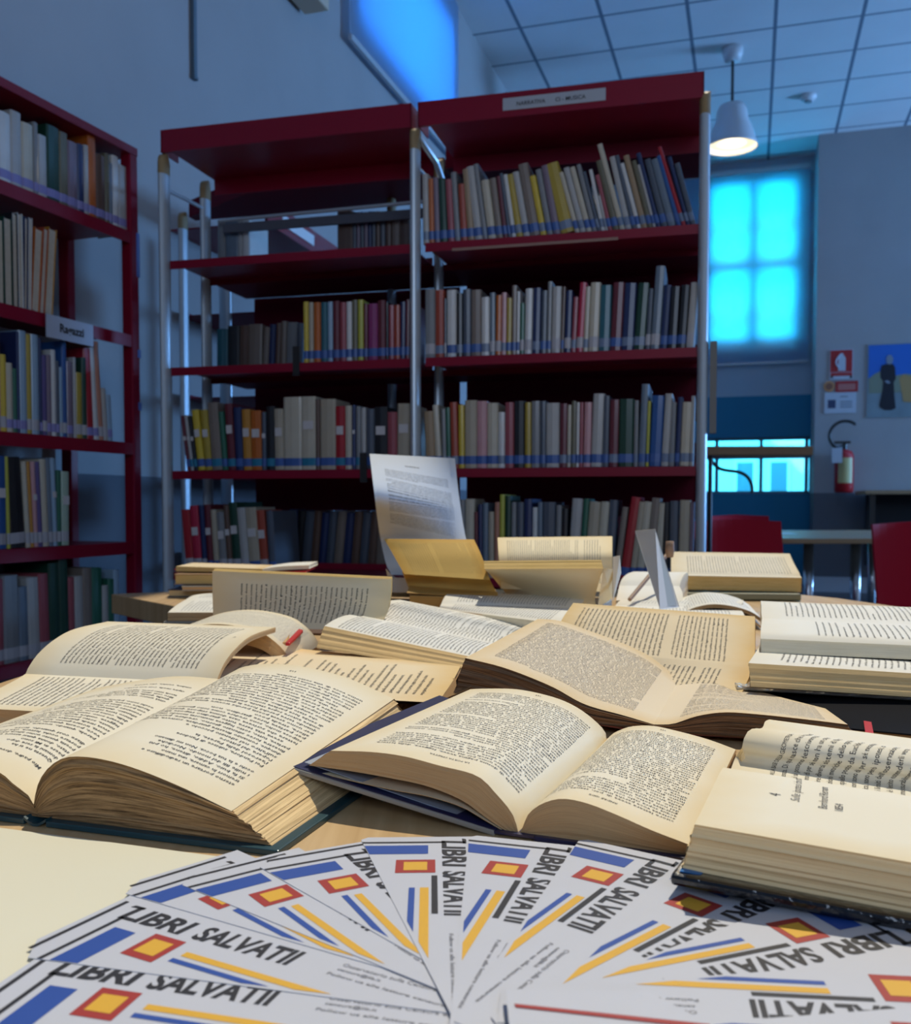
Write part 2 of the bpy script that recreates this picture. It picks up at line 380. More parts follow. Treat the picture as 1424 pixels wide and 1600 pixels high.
# the ceiling, with an unseen opening made up to let the sun onto the table
hu0, hu1, hv0, hv1 = -.90, 1.80, 1.70, 4.45
SR('ceiling', [(LU-.1, 9, hv1, NV+.3, CEIL, CEIL+.1), (LU-.1, 9, -3.2, hv0, CEIL, CEIL+.1), (LU-.1, hu0, hv0, hv1, CEIL, CEIL+.1), (hu1, 9, hv0, hv1, CEIL, CEIL+.1)], ceilmat())
wv0, wv1, wz0, wz1 = 5.2, 7.1, EYE+2.72, EYE+3.65
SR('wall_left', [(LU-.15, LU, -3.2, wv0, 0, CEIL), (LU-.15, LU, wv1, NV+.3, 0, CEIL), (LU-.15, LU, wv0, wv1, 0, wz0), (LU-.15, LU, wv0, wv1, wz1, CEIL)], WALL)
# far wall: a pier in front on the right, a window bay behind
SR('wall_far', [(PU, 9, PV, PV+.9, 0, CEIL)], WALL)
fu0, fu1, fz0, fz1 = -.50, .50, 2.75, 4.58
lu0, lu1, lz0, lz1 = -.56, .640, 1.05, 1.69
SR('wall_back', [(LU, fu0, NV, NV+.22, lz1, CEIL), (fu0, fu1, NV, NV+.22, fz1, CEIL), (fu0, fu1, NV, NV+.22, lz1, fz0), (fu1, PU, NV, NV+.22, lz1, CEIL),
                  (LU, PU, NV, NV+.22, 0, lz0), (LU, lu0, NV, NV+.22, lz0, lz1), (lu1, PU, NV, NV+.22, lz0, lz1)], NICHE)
SR('light_block_wall', [(LU-.1, 9, -3.2, -3.0, 0, CEIL)], WALL)  # unseen wall, added behind the camera to cut the ambient light
SR('baseboard_far', [(PU-.0, 9, PV-.02, PV, 0, .16)], mat('skirting', (.45, .47, .50), .5))
SR('trim_1', [(LU, PU, NV-.03, NV, 4.62, 4.72)], mat('trim_grey', (.35, .42, .5), .6))
# windows
GLASS = mat('window_glass', (.9, .97, 1), .03, trans=1.0, spec=.3)
FRAME = mat('window_frame', (.10, .20, .30), .5)
def window(name, boxes, pane, fm=FRAME):
    r = thing(name, None, None, RW(0, 0, 0)); r.rotation_euler = (0, 0, -YAW); tag(r, kind='structure')
    b = MB()
    for q in boxes: b.box(*q)
    b.build('window_frame', fm, parent=r, local=True)
    b = MB()
    for q in pane: b.box(*q)
    b.build('window_pane', GLASS, parent=r, local=True); return r
cu = (-.545+.145)/2-.2
window('window_1', [(fu0, fu1, NV+.04, NV+.10, fz0, fz0+.06), (fu0, fu1, NV+.04, NV+.10, fz1-.06, fz1), (fu0, fu0+.06, NV+.04, NV+.10, fz0, fz1), (fu1-.06, fu1, NV+.04, NV+.10, fz0, fz1),
    (-.04, .05, NV+.03, NV+.11, fz0, fz1), (fu0, fu1, NV+.03, NV+.11, 3.57, 3.68), (fu0, fu1, NV+.03, NV+.07, 4.03, 4.06), (fu0, fu1, NV+.03, NV+.07, 3.02, 3.05)],
    [(fu0, fu1, NV+.065, NV+.071, fz0, fz1)])
fb = []
for u in (lu0, -.395, .095, .585): fb.append((u, u+.04, NV+.05, NV+.11, lz0, lz1))
for z in (lz0, 1.45, lz1-.03): fb.append((lu0, lu1, NV+.05, NV+.11, z, z+(.13 if z == 1.45 else .03)))
window('window_2', fb, [(lu0, lu1, NV+.075, NV+.081, lz0, lz1)])
window('window_3', [(LU-.12, LU-.06, wv0, wv1, wz0, wz0+.06), (LU-.12, LU-.06, wv0, wv0+.06, wz0, wz1), (LU-.12, LU-.06, wv1-.06, wv1, wz0, wz1), (LU-.12, LU-.06, wv0, wv1, wz1-.06, wz1)],
    [(LU-.10, LU-.094, wv0, wv1, wz0, wz1)])
def blindmat(name, c1, c2):
    m = bpy.data.materials.new(name); m.use_nodes = True; nt = m.node_tree; N = nt.nodes; L = nt.links
    for n in list(N):
        if n.type != 'OUTPUT_MATERIAL': N.remove(n)
    out = [n for n in N if n.type == 'OUTPUT_MATERIAL'][0]
    d = N.new('ShaderNodeBsdfDiffuse'); d.inputs[0].default_value = c1+(1,); t = N.new('ShaderNodeBsdfTranslucent'); t.inputs[0].default_value = c2+(1,)
    mx = N.new('ShaderNodeMixShader'); mx.inputs[0].default_value = .72; L.new(d.outputs[0], mx.inputs[1]); L.new(t.outputs[0], mx.inputs[2])
    L.new(mx.outputs[0], out.inputs[0]); return m
BLIND = blindmat('blind_fabric', (.36, .46, .58), (.75, .85, .95))
def roomthing(name, label, cat, u, v, z=0, group=None):
    r = thing(name, label, cat, RW(u, v, z), group); r.rotation_euler = (0, 0, -YAW); return r
def rb(name, par, boxes, m, bevel=0, **k):
    """part made of boxes given in room coordinates relative to its thing"""
    b = MB()
    for q in boxes: b.box(*q)
    return b.build(name, m, parent=par, local=True, bevel=bevel, **k)
r = roomthing('roller_blind', 'pale roller blind glowing blue over the tall far window', 'blind', 0, NV-.05, 0)
rb('blind_fabric', r, [(-.80, .60, -.004, 0, 2.53, 4.66)], BLIND)
rb('roller', r, [(-.80, .60, -.03, .03, 4.64, 4.70)], mat('blind_metal', (.45, .5, .55), .4), bevel=.01)
rb('bottom_bar', r, [(-.80, .60, -.012, .008, 2.51, 2.535)], mat('blind_metal', None))
r = roomthing('roller_blind', 'bright blue lit roller blind high on the left wall', 'blind', LU+.05, 5.09, 0)
rb('blind_fabric', r, [(-.004, 0, 0, 2.10, EYE+2.63, EYE+3.80)], BLIND)
rb('bottom_bar', r, [(-.012, .01, 0, 2.10, EYE+2.60, EYE+2.635)], mat('blind_metal', None))
# the house across the yard, seen through the low windows
r = roomthing('house', 'pale house across the yard seen through the low windows', 'building', -.3, NV+4.2, 0)
rb('facade', r, [(-4, 4, 0, .3, 0, 5)], mat('house_plaster', (.75, .80, .82), .9))
for k, du in enumerate((-1.6, .05, .55, 2.0)):
    w = rb('window', r, [(du, du+.34, -.04, 0, .85, 1.62)], mat('house_window_trim', (.85, .9, .92), .7))
    rb('pane', w, [(du+.05, du+.29, -.05, -.04, .9, 1.57)], mat('house_pane', (.10, .22, .30), .3))
rb('cornice', r, [(-4, 4, -.12, 0, 1.72, 1.84)], mat('house_trim', (.55, .62, .66), .8))
b = MB()
rr = random.Random(5)
for i in range(170):
    a = Vector((rr.gauss(-.95, .28), rr.uniform(-1.2, -.8), rr.gauss(1.35, .22)))
    d = Vector((rr.uniform(-1, 1), rr.uniform(-1, 1), rr.uniform(-1, 1))).normalized()*.06; e = d.orthogonal().normalized()*.04
    b.quad(a-d, a-e, a+d, a+e)
t = roomthing('shrub', 'leafy shrub in the yard outside the low windows', 'shrub', -.3, NV+3.6, 0)
b.build('foliage', mat('leaves', (.06, .16, .08), .7), parent=t, local=True, recalc=False)
bb = MB(); bb.tube([(-.95, -1, 0), (-.93, -1, .6), (-.97, -1, 1.2)], .03); bb.build('stem', mat('bark', (.1, .08, .06), .9), parent=t, local=True)
# conduit and lamp on the left wall
r = roomthing('cable_conduit', 'thin dark vertical cable conduit high on the left wall', 'conduit', LU, 3.54, EYE+1.76)
rb('duct', r, [(0, .018, 0, .022, 0, 2.05)], mat('conduit_dark', (.10, .15, .19), .6)); rb('end_cap', r, [(0, .021, -.003, .025, -.012, 0)], mat('conduit_dark', None))
r = roomthing('wall_lamp', 'beige box wall lamp at the top edge of the left wall', 'lamp', LU, 4.45, EYE+2.49)
rb('housing', r, [(.02, .16, -.12, .12, 0, .16)], mat('lamp_beige', (.62, .50, .36), .5), bevel=.01); rb('bracket', r, [(0, .02, -.05, .05, .03, .12)], mat('blind_metal', None))
# smoke detector
r = roomthing('smoke_detector', 'small white smoke detector on the tiled ceiling', 'smoke detector', *(lambda p: (p.x*c_-p.y*s_, p.x*s_+p.y*c_))(Vector((.3613, 1.0, 0))*9.25), CEIL)
b = MB(); b.lathe([(.07, 0), (.075, -.02), (.06, -.045), (.03, -.055)], (0, 0, 0)); b.build('body', mat('white_plastic', (.7, .72, .74), .4), parent=r, local=True, smooth=True)
b = MB(); b.lathe([(.035, -.055), (.033, -.065)], (0, 0, 0)); b.build('sensor', mat('grey_plastic', (.25, .28, .3), .4), parent=r, local=True)
# pendant lamp
Pl = RW(0, 0, 0); ly = 8.3; lx = (1148-712)/1500*ly
r = thing('pendant_lamp', 'white bell pendant lamp with warm glow hanging from the tiled ceiling', 'lamp', (lx-.06, ly, CEIL))
WH = mat('lamp_white', (.62, .64, .66), .4)
b = MB(); b.lathe([(.085, 0), (.085, -.05), (.07, -.10), (.03, -.11)], (0, 0, 0)); b.build('ceiling_rose', WH, parent=r, local=True, smooth=True)
b = MB(); b.tube([(0, 0, -.1), (0, 0, -.46)], .012); b.build('stem', mat('black_metal', (.02, .02, .02), .4), parent=r, local=True)
z0 = EYE+3.02-CEIL
b = MB(); b.lathe([(.07, z0+.36), (.10, z0+.35), (.125, z0+.30), (.135, z0+.22), (.165, z0+.16), (.205, z0+.03), (.215, z0), (.208, z0), (.198, z0+.03), (.158, z0+.155), (.125, z0+.21), (.06, z0+.30)], (0, 0, 0), seg=40)
sh = b.build('lamp_shade', [WH], parent=r, local=True, smooth=True)
b = MB(); b.lathe([(.15, z0+.125), (.185, z0+.06), (.196, z0+.035), (.10, z0+.03), (.02, z0+.028)], (0, 0, 0), seg=40)
b.build('diffuser', mat('lamp_glow', (.9, .8, .6), .5, emit=(1, .84, .52), es=.75, noise=.25, nscale=10), parent=r, local=True, smooth=True)
light('pendant_light', 'POINT', (lx-.06, ly, CEIL+z0-.02), 6, (1, .8, .5), shadow_soft_size=.1)
# ================================================================ STEEL BOOKCASES
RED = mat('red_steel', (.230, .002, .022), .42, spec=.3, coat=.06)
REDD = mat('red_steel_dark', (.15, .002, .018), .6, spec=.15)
ALU = mat('aluminium_post', (.50, .58, .64), .35, metal=.35)
CAP = mat('wood_cap', (.32, .22, .10), .55, noise=.2, nscale=30)
DARK = mat('black_metal', (.02, .02, .02), .4)
def frame(A, e):
    A = Vector((A[0], A[1], 0)); e = Vector((e[0], e[1], 0)).normalized(); n = Vector((-e.y, e.x, 0))
    return lambda q: A+e*q[0]+n*q[1]+Vector((0, 0, q[2]))
MA = Vector((-.92, 3.07)); ME_ = Vector((.9683, -.2500)); MT = frame(MA, ME_)
def fbox(T, *q):
    b = MB(); b.box(*q, T=lambda p: T(p)); return b
def post(T, a, d, z1, par, name='post', cap=True, wid=.029, dep=.052):
    """oval aluminium tube with a rounded wooden cap"""
    b = MB(); prof = []
    seg = 16
    def ring(z, k=1): return [T((a+k*wid/2*math.cos(w), d+k*dep/2*math.sin(w), z)) for w in [2*math.pi*i/seg for i in range(seg)]]
    b.prism(ring(0), (0, 0, z1-.064))
    o = b.build(name, ALU, parent=par)
    if cap:
        b = MB(); zs = [(z1-.064, 1.04), (z1-.03, 1.04), (z1-.012, .8), (z1-.003, .45), (z1, .15)]; n = len(b.v)
        for z, k in zs: b.v += [tuple(T((a+1.04*wid/2*math.cos(w), d+k*dep/2*math.sin(w), z))) for w in [2*math.pi*i/seg for i in range(seg)]]
        for r_ in range(len(zs)-1):
            for i in range(seg):
                j = (i+1) % seg; b.f.append((r_*seg+i, r_*seg+j, (r_+1)*seg+j, (r_+1)*seg+i)); b.m.append(0)
        b.f.append(tuple(range(seg-1, -1, -1))); b.m.append(0); b.f.append(tuple((len(zs)-1)*seg+i for i in range(seg))); b.m.append(0)
        b.build('wooden_cap', CAP, parent=o)
    return o
def shelf(T, a0, a1, d0, d1, z, par, m=RED, lip=.026, name='shelf'):
    b = MB(); b.box(a0, a1, d0+.004, d1, z-.004, z, T=T); b.box(a0, a1, d0, d0+.004, z-lip, z, T=T); b.box(a0, a1, d1-.003, d1, z-.002, z+.02, T=T)
    return b.build(name, m, parent=par)
SH = [EYE+.762, EYE+.427, EYE+.100, EYE-.222, EYE-.55, .10]
def canopy(T, a0, a1, d0, d1, z0, z1, par):
    b = MB(); b.box(a0, a1, d0, d0+.012, z0, z1, T=T); b.box(a0+.035, a1-.005, d0+.012, d1, z0, z0+.006, T=T); b.box(a0+.035, a1-.005, d1-.003, d1, z0-.05, z0, T=T)
    b.box(a0, a0+.004, d0, d0+.10, z0, z1, T=T); b.box(a1-.004, a1, d0, d0+.10, z0, z1, T=T)
    return b.build('canopy', RED, parent=par)
def bookcase(name, label, a0, a1, ends, T=MT, depth=.26, rows=SH):
    p = T((a0, 0, 0)); r = thing(name, label, 'bookcase', p)
    for a in ends:
        post(T, a, 0, EYE+1.095+(.02 if a > 1 else 0), r); post(T, a, depth, EYE+1.095, r)
        b = MB(); b.tube([T((a, 0.01, EYE+.99)), T((a, depth-.01, EYE+1.00))], .006); b.build('stretcher', ALU, parent=r)
        b = MB(); b.tube([T((a, 0.02, .12)), T((a, depth-.02, .12))], .006); b.build('stretcher', ALU, parent=r)
    for z in rows: shelf(T, a0+.018, a1-.018, .0, depth-.01, z, r)
    canopy(T, a0+.002, a1-.006, -.02, depth-.0, EYE+1.094, EYE+1.163, r)
    return r
bc1 = bookcase('bookcase', 'left bay of the red and aluminium bookcase, half empty top shelf', 0, .828, [0, .828])
bc2 = bookcase('bookcase', 'right bay of the red bookcase with white sign on its canopy', .840, 1.655, [1.652])
# sign on the canopy
SIGN = mat('sign_white', (.42, .46, .52), .5)
def flat_text(s, T, x0, z0, w, h, parent, name, m, off=-.0012, bold=.01, shear=0, sp=1.0):
    """lettering lying on a vertical plane: T maps (x, depth, z)"""
    v, t = text_arr(s, bold, shear, 2, sp); b = MB(); k = w/v[:, 0].max()
    b.v = [tuple(T((x0+a*k, off, z0+c*h))) for a, c in v]; b.f = [tuple(map(int, q)) for q in t]; b.m = [0]*len(b.f)
    return b.build(name, m, parent=parent, recalc=False)
cs = fbox(MT, 1.095, 1.385, -.0225, -.0195, EYE+1.112, EYE+1.146).build('sign', SIGN, parent=bc2)
for s, x, w in (('NARRATIVA', 1.135, .082), ('CI - MUSICA', 1.245, .085)): flat_text(s, MT, x, EYE+1.122, w, .016, cs, 'sign_lettering', INK, off=-.0235)
fbox(MT, .94, 1.42, -.0015, -.0005, EYE+.733, EYE+.741).build('label_strip', mat('label_tan', (.30, .18, .14), .6), parent=bc2)
b = MB(); b.tube([MT((.84, -.005, EYE+1.07)), MT((.86, .11, EYE+1.035)), MT((.86, .24, EYE+.98))], .010); b.build('canopy_bracket', ALU, parent=bc2)
fbox(MT, 1.672, 1.69, -.01, .02, EYE+.19, EYE+.44).build('end_plate', mat('grey_plate', (.16, .16, .15), .5), parent=bc2)
# the rack standing back to back behind
bc3 = thing('bookcase', 'second red rack standing back to back behind the tall bookcase', 'bookcase', MT((0, .30, 0)))
for a in (-.26, .57, 1.652): post(MT, a, .56, EYE+1.095, bc3)
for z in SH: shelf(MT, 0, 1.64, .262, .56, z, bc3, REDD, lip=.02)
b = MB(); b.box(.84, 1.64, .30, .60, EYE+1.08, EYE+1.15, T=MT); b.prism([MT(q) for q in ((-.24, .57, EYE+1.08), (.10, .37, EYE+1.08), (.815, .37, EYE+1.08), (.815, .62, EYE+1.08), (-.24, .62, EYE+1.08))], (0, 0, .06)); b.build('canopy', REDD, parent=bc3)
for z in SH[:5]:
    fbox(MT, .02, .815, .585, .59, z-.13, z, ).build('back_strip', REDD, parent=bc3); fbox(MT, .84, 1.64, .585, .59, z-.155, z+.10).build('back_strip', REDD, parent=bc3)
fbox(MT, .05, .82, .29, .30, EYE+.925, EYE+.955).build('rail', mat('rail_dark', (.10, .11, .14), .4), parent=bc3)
b = MB(); b.tube([MT((.04, .285, EYE+.965)), MT((.82, .285, EYE+.975))], .006); b.build('rod', ALU, parent=bc3)
# a further rack end-on behind the left bay
bc4 = thing('bookcase', 'red rack seen end-on beyond the half empty left bay, white sign on it', 'bookcase', (-.62, 4.3, 0))
T4 = frame((-.77, 3.6), (.25, .97))
b = MB(); b.box(.17, 1.3, 0, .012, EYE+1.080, EYE+1.175, T=T4); b.box(.17, 1.3, .012, .42, EYE+1.080, EYE+1.086, T=T4); b.build('canopy', RED, parent=bc4)
fbox(T4, .30, .62, -.004, 0, EYE+1.108, EYE+1.152).build('sign', mat('sign_bright', (.75, .77, .8), .5), parent=bc4)
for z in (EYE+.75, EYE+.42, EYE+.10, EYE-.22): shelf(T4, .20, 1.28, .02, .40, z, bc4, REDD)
for a in (.20, 1.28): post(T4, a, .2, EYE+1.08, bc4, cap=False)
# left wall unit
LA = Vector((-1.03, 3.15)); LT = frame(LA, (.340, .940))
LH = [EYE+.868, EYE+.538, EYE+.192, EYE-.128, EYE-.445, .10]
lb = thing('bookcase', 'dark red steel bookcase against the left wall', 'bookcase', LT((0, 0, 0)))
for a in (0, -1.0, -2.0):
    fbox(LT, a-.038, a, -.002, .036, 0, EYE+1.14).build('post', RED, parent=lb, bevel=.004)
    fbox(LT, a-.040, a-.005, .25, .29, 0, EYE+1.13).build('post', RED, parent=lb, bevel=.004)
for z in LH: shelf(LT, -1.97, -.03, 0, .27, z, lb, lip=.038)
fbox(LT, -1.98, -.002, -.004, .29, EYE+1.115, EYE+1.14).build('top_panel', RED, parent=lb)
for z in (EYE+.45, EYE+.29): fbox(LT, -1.0, -.02, .262, .268, z, z+.01).build('back_rod', DARK, parent=lb)
for z in (EYE+.47, EYE+.30, EYE+.73): fbox(LT, -.012, .0025, -.004, 0, z, z+(.025 if z < 1.6 else .14)).build('sticker', mat('blue_sticker', (.12, .22, .62), .4), parent=lb)
sg = fbox(LT, -.425, -.235, -.016, -.012, EYE+.470, EYE+.535).build('sign', mat('sign_pale', (.42, .48, .60), .5), parent=lb)
flat_text('Ragazzi', LT, -.375, EYE+.492, .098, .034, sg, 'sign_lettering', INK, off=-.0175, bold=.03)
# ---------------------------------------------------------------- books on the shelves
KC = {'white': (.62, .63, .62), 'ltgray': (.42, .42, .41), 'gray': (.22, .23, .24), 'cream': (.52, .48, .38), 'beige': (.42, .37, .28), 'tan': (.34, .24, .14), 'taupe': (.22, .18, .15),
 'brown': (.12, .07, .05), 'olive': (.14, .13, .08), 'black': (.012, .013, .017), 'slate': (.075, .095, .13), 'steel': (.14, .19, .25), 'navy': (.015, .03, .11), 'blue': (.02, .09, .30),
 'ltblue': (.28, .42, .56), 'teal': (.02, .12, .16), 'green': (.02, .13, .08), 'dkgreen': (.008, .05, .03), 'ltgreen': (.36, .48, .38), 'red': (.38, .012, .022), 'crimson': (.45, .02, .06),
 'maroon': (.13, .018, .03), 'rose': (.32, .07, .09), 'pink': (.55, .30, .32), 'orange': (.48, .12, .015), 'amber': (.50, .23, .03), 'yellow': (.62, .46, .04), 'gold': (.42, .31, .04),
 'lime': (.45, .46, .06), 'mauve': (.20, .15, .20), 'purple': (.10, .07, .22), 'rust': (.36, .06, .03), 'salmon': (.46, .20, .13), 'magenta': (.26, .04, .16)}
CN = {'ltgray': 'light grey', 'gray': 'grey', 'dkgreen': 'dark green', 'ltgreen': 'pale green', 'ltblue': 'pale blue', 'navy': 'navy blue', 'slate': 'slate grey', 'steel': 'steel blue', 'lime': 'yellow-green', 'rust': 'rust red'}
def bm_(k): return mat('book_cloth_'+k, KC[k], .38, noise=.12, nscale=25, coat=.25)
PAGES = mat('closed_pages', (.50, .45, .36), .85, noise=.15, nscale=80)
TAPE = {'b': mat('tape_blue', (.05, .12, .36), .35), 's': mat('tape_steel', (.16, .22, .34), .35), 'w': mat('tape_pale', (.42, .42, .46), .4), 'l': mat('tape_lilac', (.24, .23, .50), .4), 'c': mat('tape_cyan', (.02, .20, .34), .35)}
STK = mat('spine_sticker', (.60, .58, .58), .5)
def ordn(n): return '%d%s' % (n, 'th' if 10 <= n % 100 <= 20 else {1: 'st', 2: 'nd', 3: 'rd'}.get(n % 10, 'th'))
brnd = random.Random(11)
def shelf_book(T, a, w, h, dep, z, lean, col, tape, label, group, d0=.012, flip=False, stick=False, cat='book'):
    """upright book; local x = along shelf, y = into the shelf, z = up"""
    o0 = T((0, 0, 0)); ex = (T((1, 0, 0))-o0).normalized(); ey = (T((0, 1, 0))-o0).normalized()
    Mx = Matrix((ex, ey, Vector((0, 0, 1)))).transposed().to_4x4()
    rot = Mx @ Matrix.Rotation(lean, 4, 'Y')
    b = MB(); t = min(.0022, w*.14); r = min(w*.3, .006)
    ys, ye = (0, dep)
    sp = [(0, ys+r), (w*.12, ys+r*.35), (w*.5, ys), (w*.88, ys+r*.35), (w, ys+r)]
    if not flip:
        prof = sp+[(w, ye), (w-t, ye), (w-t, ys+r+.003), (w*.5, ys+.004), (t, ys+r+.003), (t, ye), (0, ye)]
    else:
        prof = [(0, 0), (t, 0), (t, dep-r-.003), (w*.5, dep-.004), (w-t, dep-r-.003), (w-t, 0), (w, 0), (w, dep-r), (w*.5, dep), (0, dep-r)]
    b.prism([(x, y, 0) for x, y in prof], (0, 0, h))
    o = b.build('book', bm_(col), bevel=0)
    dz = 0 if lean >= 0 else 0
    o.matrix_world = Matrix.Translation(T((a, d0, z+abs(math.sin(lean))*w*(1 if lean > 0 else 0)+.0008))) @ rot
    tag(o, label, cat, group)
    b = MB(); b.box(t, w-t, (ys+r+.002) if not flip else .003, (ye-.004) if not flip else dep-r-.004, .003, h-.004)
    b.build('page_block', PAGES, parent=o, local=True)
    if tape and not flip and w > .006:
        b = MB(); q = sp; off = .0004
        b.prism([(x, y-off, .012) for x, y in q]+[(x, y+.002, .012) for x, y in q[::-1]], (0, 0, .024 if tape != 'w' else .03))
        b.build('spine_tape', TAPE[tape], parent=o, local=True)
    if stick and w > .010:
        b = MB(); b.box(w*.14, w*.86, -.0012, .002, h*.55, h*.55+min(w, .026)); b.build('spine_sticker', STK, parent=o, local=True)
    return o
def row(T, plane, spec, end, z, desc, group, tapes='b', pxz=None, dep=(.13, .19), d0=.012, flip=False, stick=0, gap=.0006):
    """spec: list of (px left edge at bottom, py top, top shift px, colour)"""
    f = PL(*plane); A = Vector(plane[0]); e = Vector(plane[1]).normalized(); n = len(spec)
    zpy = (lambda px: 785-(z-EYE)*1500/f(px, 785)[1])
    cnt = {}
    for q in spec: cnt[q[3]] = cnt.get(q[3], 0)+1
    for i, q in enumerate(spec):
        px, py, dx, col = q[:4]; nx = spec[i+1][0] if i+1 < n else end
        yb = zpy(px); p = f(px, yb); a = (Vector(p[:2])-A) @ e; p2 = f(nx, zpy(nx)); a2 = (Vector(p2[:2])-A) @ e
        w = max(.004, a2-a-gap); Y = p[1]; h = max(.06, (yb-py)*Y/1500); lean = math.atan2(dx*Y/1500, h); w *= math.cos(lean)
        cw = CN.get(col, col); th = 'slim ' if w < .013 else ('thick ' if w > .030 else '')
        ln = ' leaning left' if dx < -9 else (' leaning right' if dx > 9 else '')
        lab = f"{th}{cw} book{ln}, {ordn(i+1)} from left {desc}" if cnt[col] > 1 else f"{th}{cw} book{ln}, the only {cw} one {desc}"
        if len(lab.split()) > 16: lab = lab.replace('dimly ', '')
        if len(lab.split()) > 16: lab = lab.replace(' left bay', ' left-bay').replace(' right bay', ' right-bay')
        if len(lab.split()) > 16 or len(lab.replace('-', ' ').split()) > 16: lab = lab.replace('the only %s one' % cw, 'sole such')
        if len(lab.split()) > 16: lab = lab.replace('of those right ', '')
        if len(lab.split()) > 16: lab = lab.replace('on left-bay second shelf', 'on left-bay shelf two')
        if len(lab.split()) > 16: lab = lab.replace('slim ', '').replace(' leaning left', '').replace('thick ', '')
        shelf_book(T, a, w, h/math.cos(lean), brnd.uniform(*dep), z, lean, col, brnd.choice(tapes) if tapes else None, lab, group, d0, flip, brnd.random() < stick)
def P_(s): return [tuple(x if k == 3 else float(x) for k, x in enumerate(t.split(','))) for t in s.split()]
MPL = ((MA.x, MA.y), (ME_.x, ME_.y)); nM = Vector((-ME_.y, ME_.x))
def mpl(d): return ((MA+nM*d).to_tuple(), (ME_.x, ME_.y))
row(MT, mpl(.012), P_('661,280,-2,ltgray 671,287,-2,orange 679,285,-3,mauve 688,287,-4,dkgreen 700,288,-5,rose 711,277,-7,gray 720,295,-5,rust 731,272,-9,tan 742,268,-14,ltgray 755,264,-16,gray 763,289,-12,cream 776,286,-12,taupe 787,283,-12,maroon 794,278,-14,slate 800,280,-14,white 807,280,-16,gold 818,276,-18,ltgray 829,264,-20,taupe 845,282,-18,yellow 855,272,-19,gray 865,266,-20,mauve 877,264,-26,gold 899,276,-26,cream 907,269,-27,ltgray 917,268,-27,cream 926,264,-26,gray 934,275,-24,slate 940,272,-20,white 946,312,-12,ltgray 951,280,-21,rose 958,258,-27,olive 969,232,-36,cream 978,252,-26,ltgray 988,250,-28,slate 996,262,-27,white 1003,250,-29,tan 1013,258,-26,olive 1021,264,-25,ltgray 1026,246,-32,navy 1034,256,-27,slate 1045,256,-28,steel 1058,250,-32,blue 1066,236,-38,red 1073,252,-30,navy 1080,262,-26,slate'),
    1089, SH[0], 'on right bay top shelf', 'books on the top shelf of the right bay', 'bbss')
row(MT, mpl(.012), P_('664,456,0,gray 680,457,0,rust 694,470,0,slate 698,457,0,white 713,462,0,black 723,456,0,slate 736,457,0,taupe 752,468,0,white 765,461,0,steel 774,465,1,orange 783,461,1,pink 791,469,1,gold 799,450,1,taupe 807,459,1,white 812,477,1,green 819,455,2,white 831,454,2,navy 844,458,2,slate 854,444,2,gray 861,452,2,ltgray 876,452,3,brown 881,458,3,navy 892,468,4,rose 900,446,6,crimson 911,452,4,cream 919,446,4,cream 935,450,3,teal 953,446,5,maroon 971,447,5,navy 990,447,7,dkgreen 1008,455,5,slate 1016,421,8,steel 1031,450,6,navy 1043,452,5,black 1058,450,6,black 1072,446,7,ltgray'),
    1085, SH[1], 'on right bay second shelf', 'books on the second shelf of the right bay', 'bsw')
row(MT, mpl(.012), P_('666,644,-4,tan 681,634,-6,cream 691,640,-2,gray 698,638,-2,green 705,630,-3,rust 717,634,-1,yellow 726,627,0,beige 745,628,0,pink 761,631,0,cream 778,645,0,white 789,630,0,rose 803,628,0,black 820,630,0,gold 830,628,0,gray 844,628,0,slate 853,631,0,ltgray 874,632,1,maroon 886,634,1,cream 892,628,1,olive 900,630,1,white 905,630,1,rose 911,630,2,pink 923,617,4,ltgray 941,620,2,slate 951,626,2,maroon 966,625,1,dkgreen 990,627,1,gray 997,602,5,steel 1009,628,3,lime 1014,620,5,blue 1033,617,6,ltgray 1045,630,3,gray 1054,622,5,navy 1062,630,4,cream 1078,620,2,ltgray'),
    1084, SH[2], 'on right bay third shelf', 'books on the third shelf of the right bay', 'bsb')
row(MT, mpl(.012), P_('716,781,1,gray 726,780,1,cream 741,800,0,maroon 747,788,0,navy 754,786,0,steel 763,800,0,beige 772,785,1,salmon 780,773,1,lime 788,775,1,dkgreen 798,785,1,gray 806,785,1,slate 818,780,1,navy 831,793,1,white 839,785,1,steel 847,785,1,slate 867,790,2,gray 876,795,2,black 886,780,8,ltgray 903,780,9,green 912,785,9,beige 930,785,9,cream 944,782,8,slate 958,793,14,taupe 968,778,18,red 983,785,15,beige 993,785,13,cream 1006,779,12,taupe 1020,787,9,cream 1033,785,1,black 1045,783,1,slate 1059,782,3,beige 1076,785,2,mauve'),
    1083, SH[3], 'on right bay fourth shelf', 'books on the fourth shelf of the right bay', 'bs')
row(MT, mpl(.012), P_('292,651,-11,maroon 298,650,-11,ltgray 303,652,-10,black 309,642,-11,yellow 320,642,-8,gold 331,631,-8,taupe 347,645,-7,green 356,632,-6,maroon 368,638,-4,navy 380,641,-3,amber 393,643,-2,orange 409,645,0,slate 416,636,0,black 429,640,-1,beige 443,622,0,cream 471,621,0,cream 493,625,0,brown 500,625,0,beige 524,636,0,red 539,635,0,cream 550,634,0,navy 556,636,0,gray 564,638,0,ltgray 572,640,0,slate 585,637,0,black 605,645,0,rose 620,632,1,beige'),
    641, SH[2], 'on left bay third shelf', 'books on the third shelf of the left bay', 'bc', stick=.55)
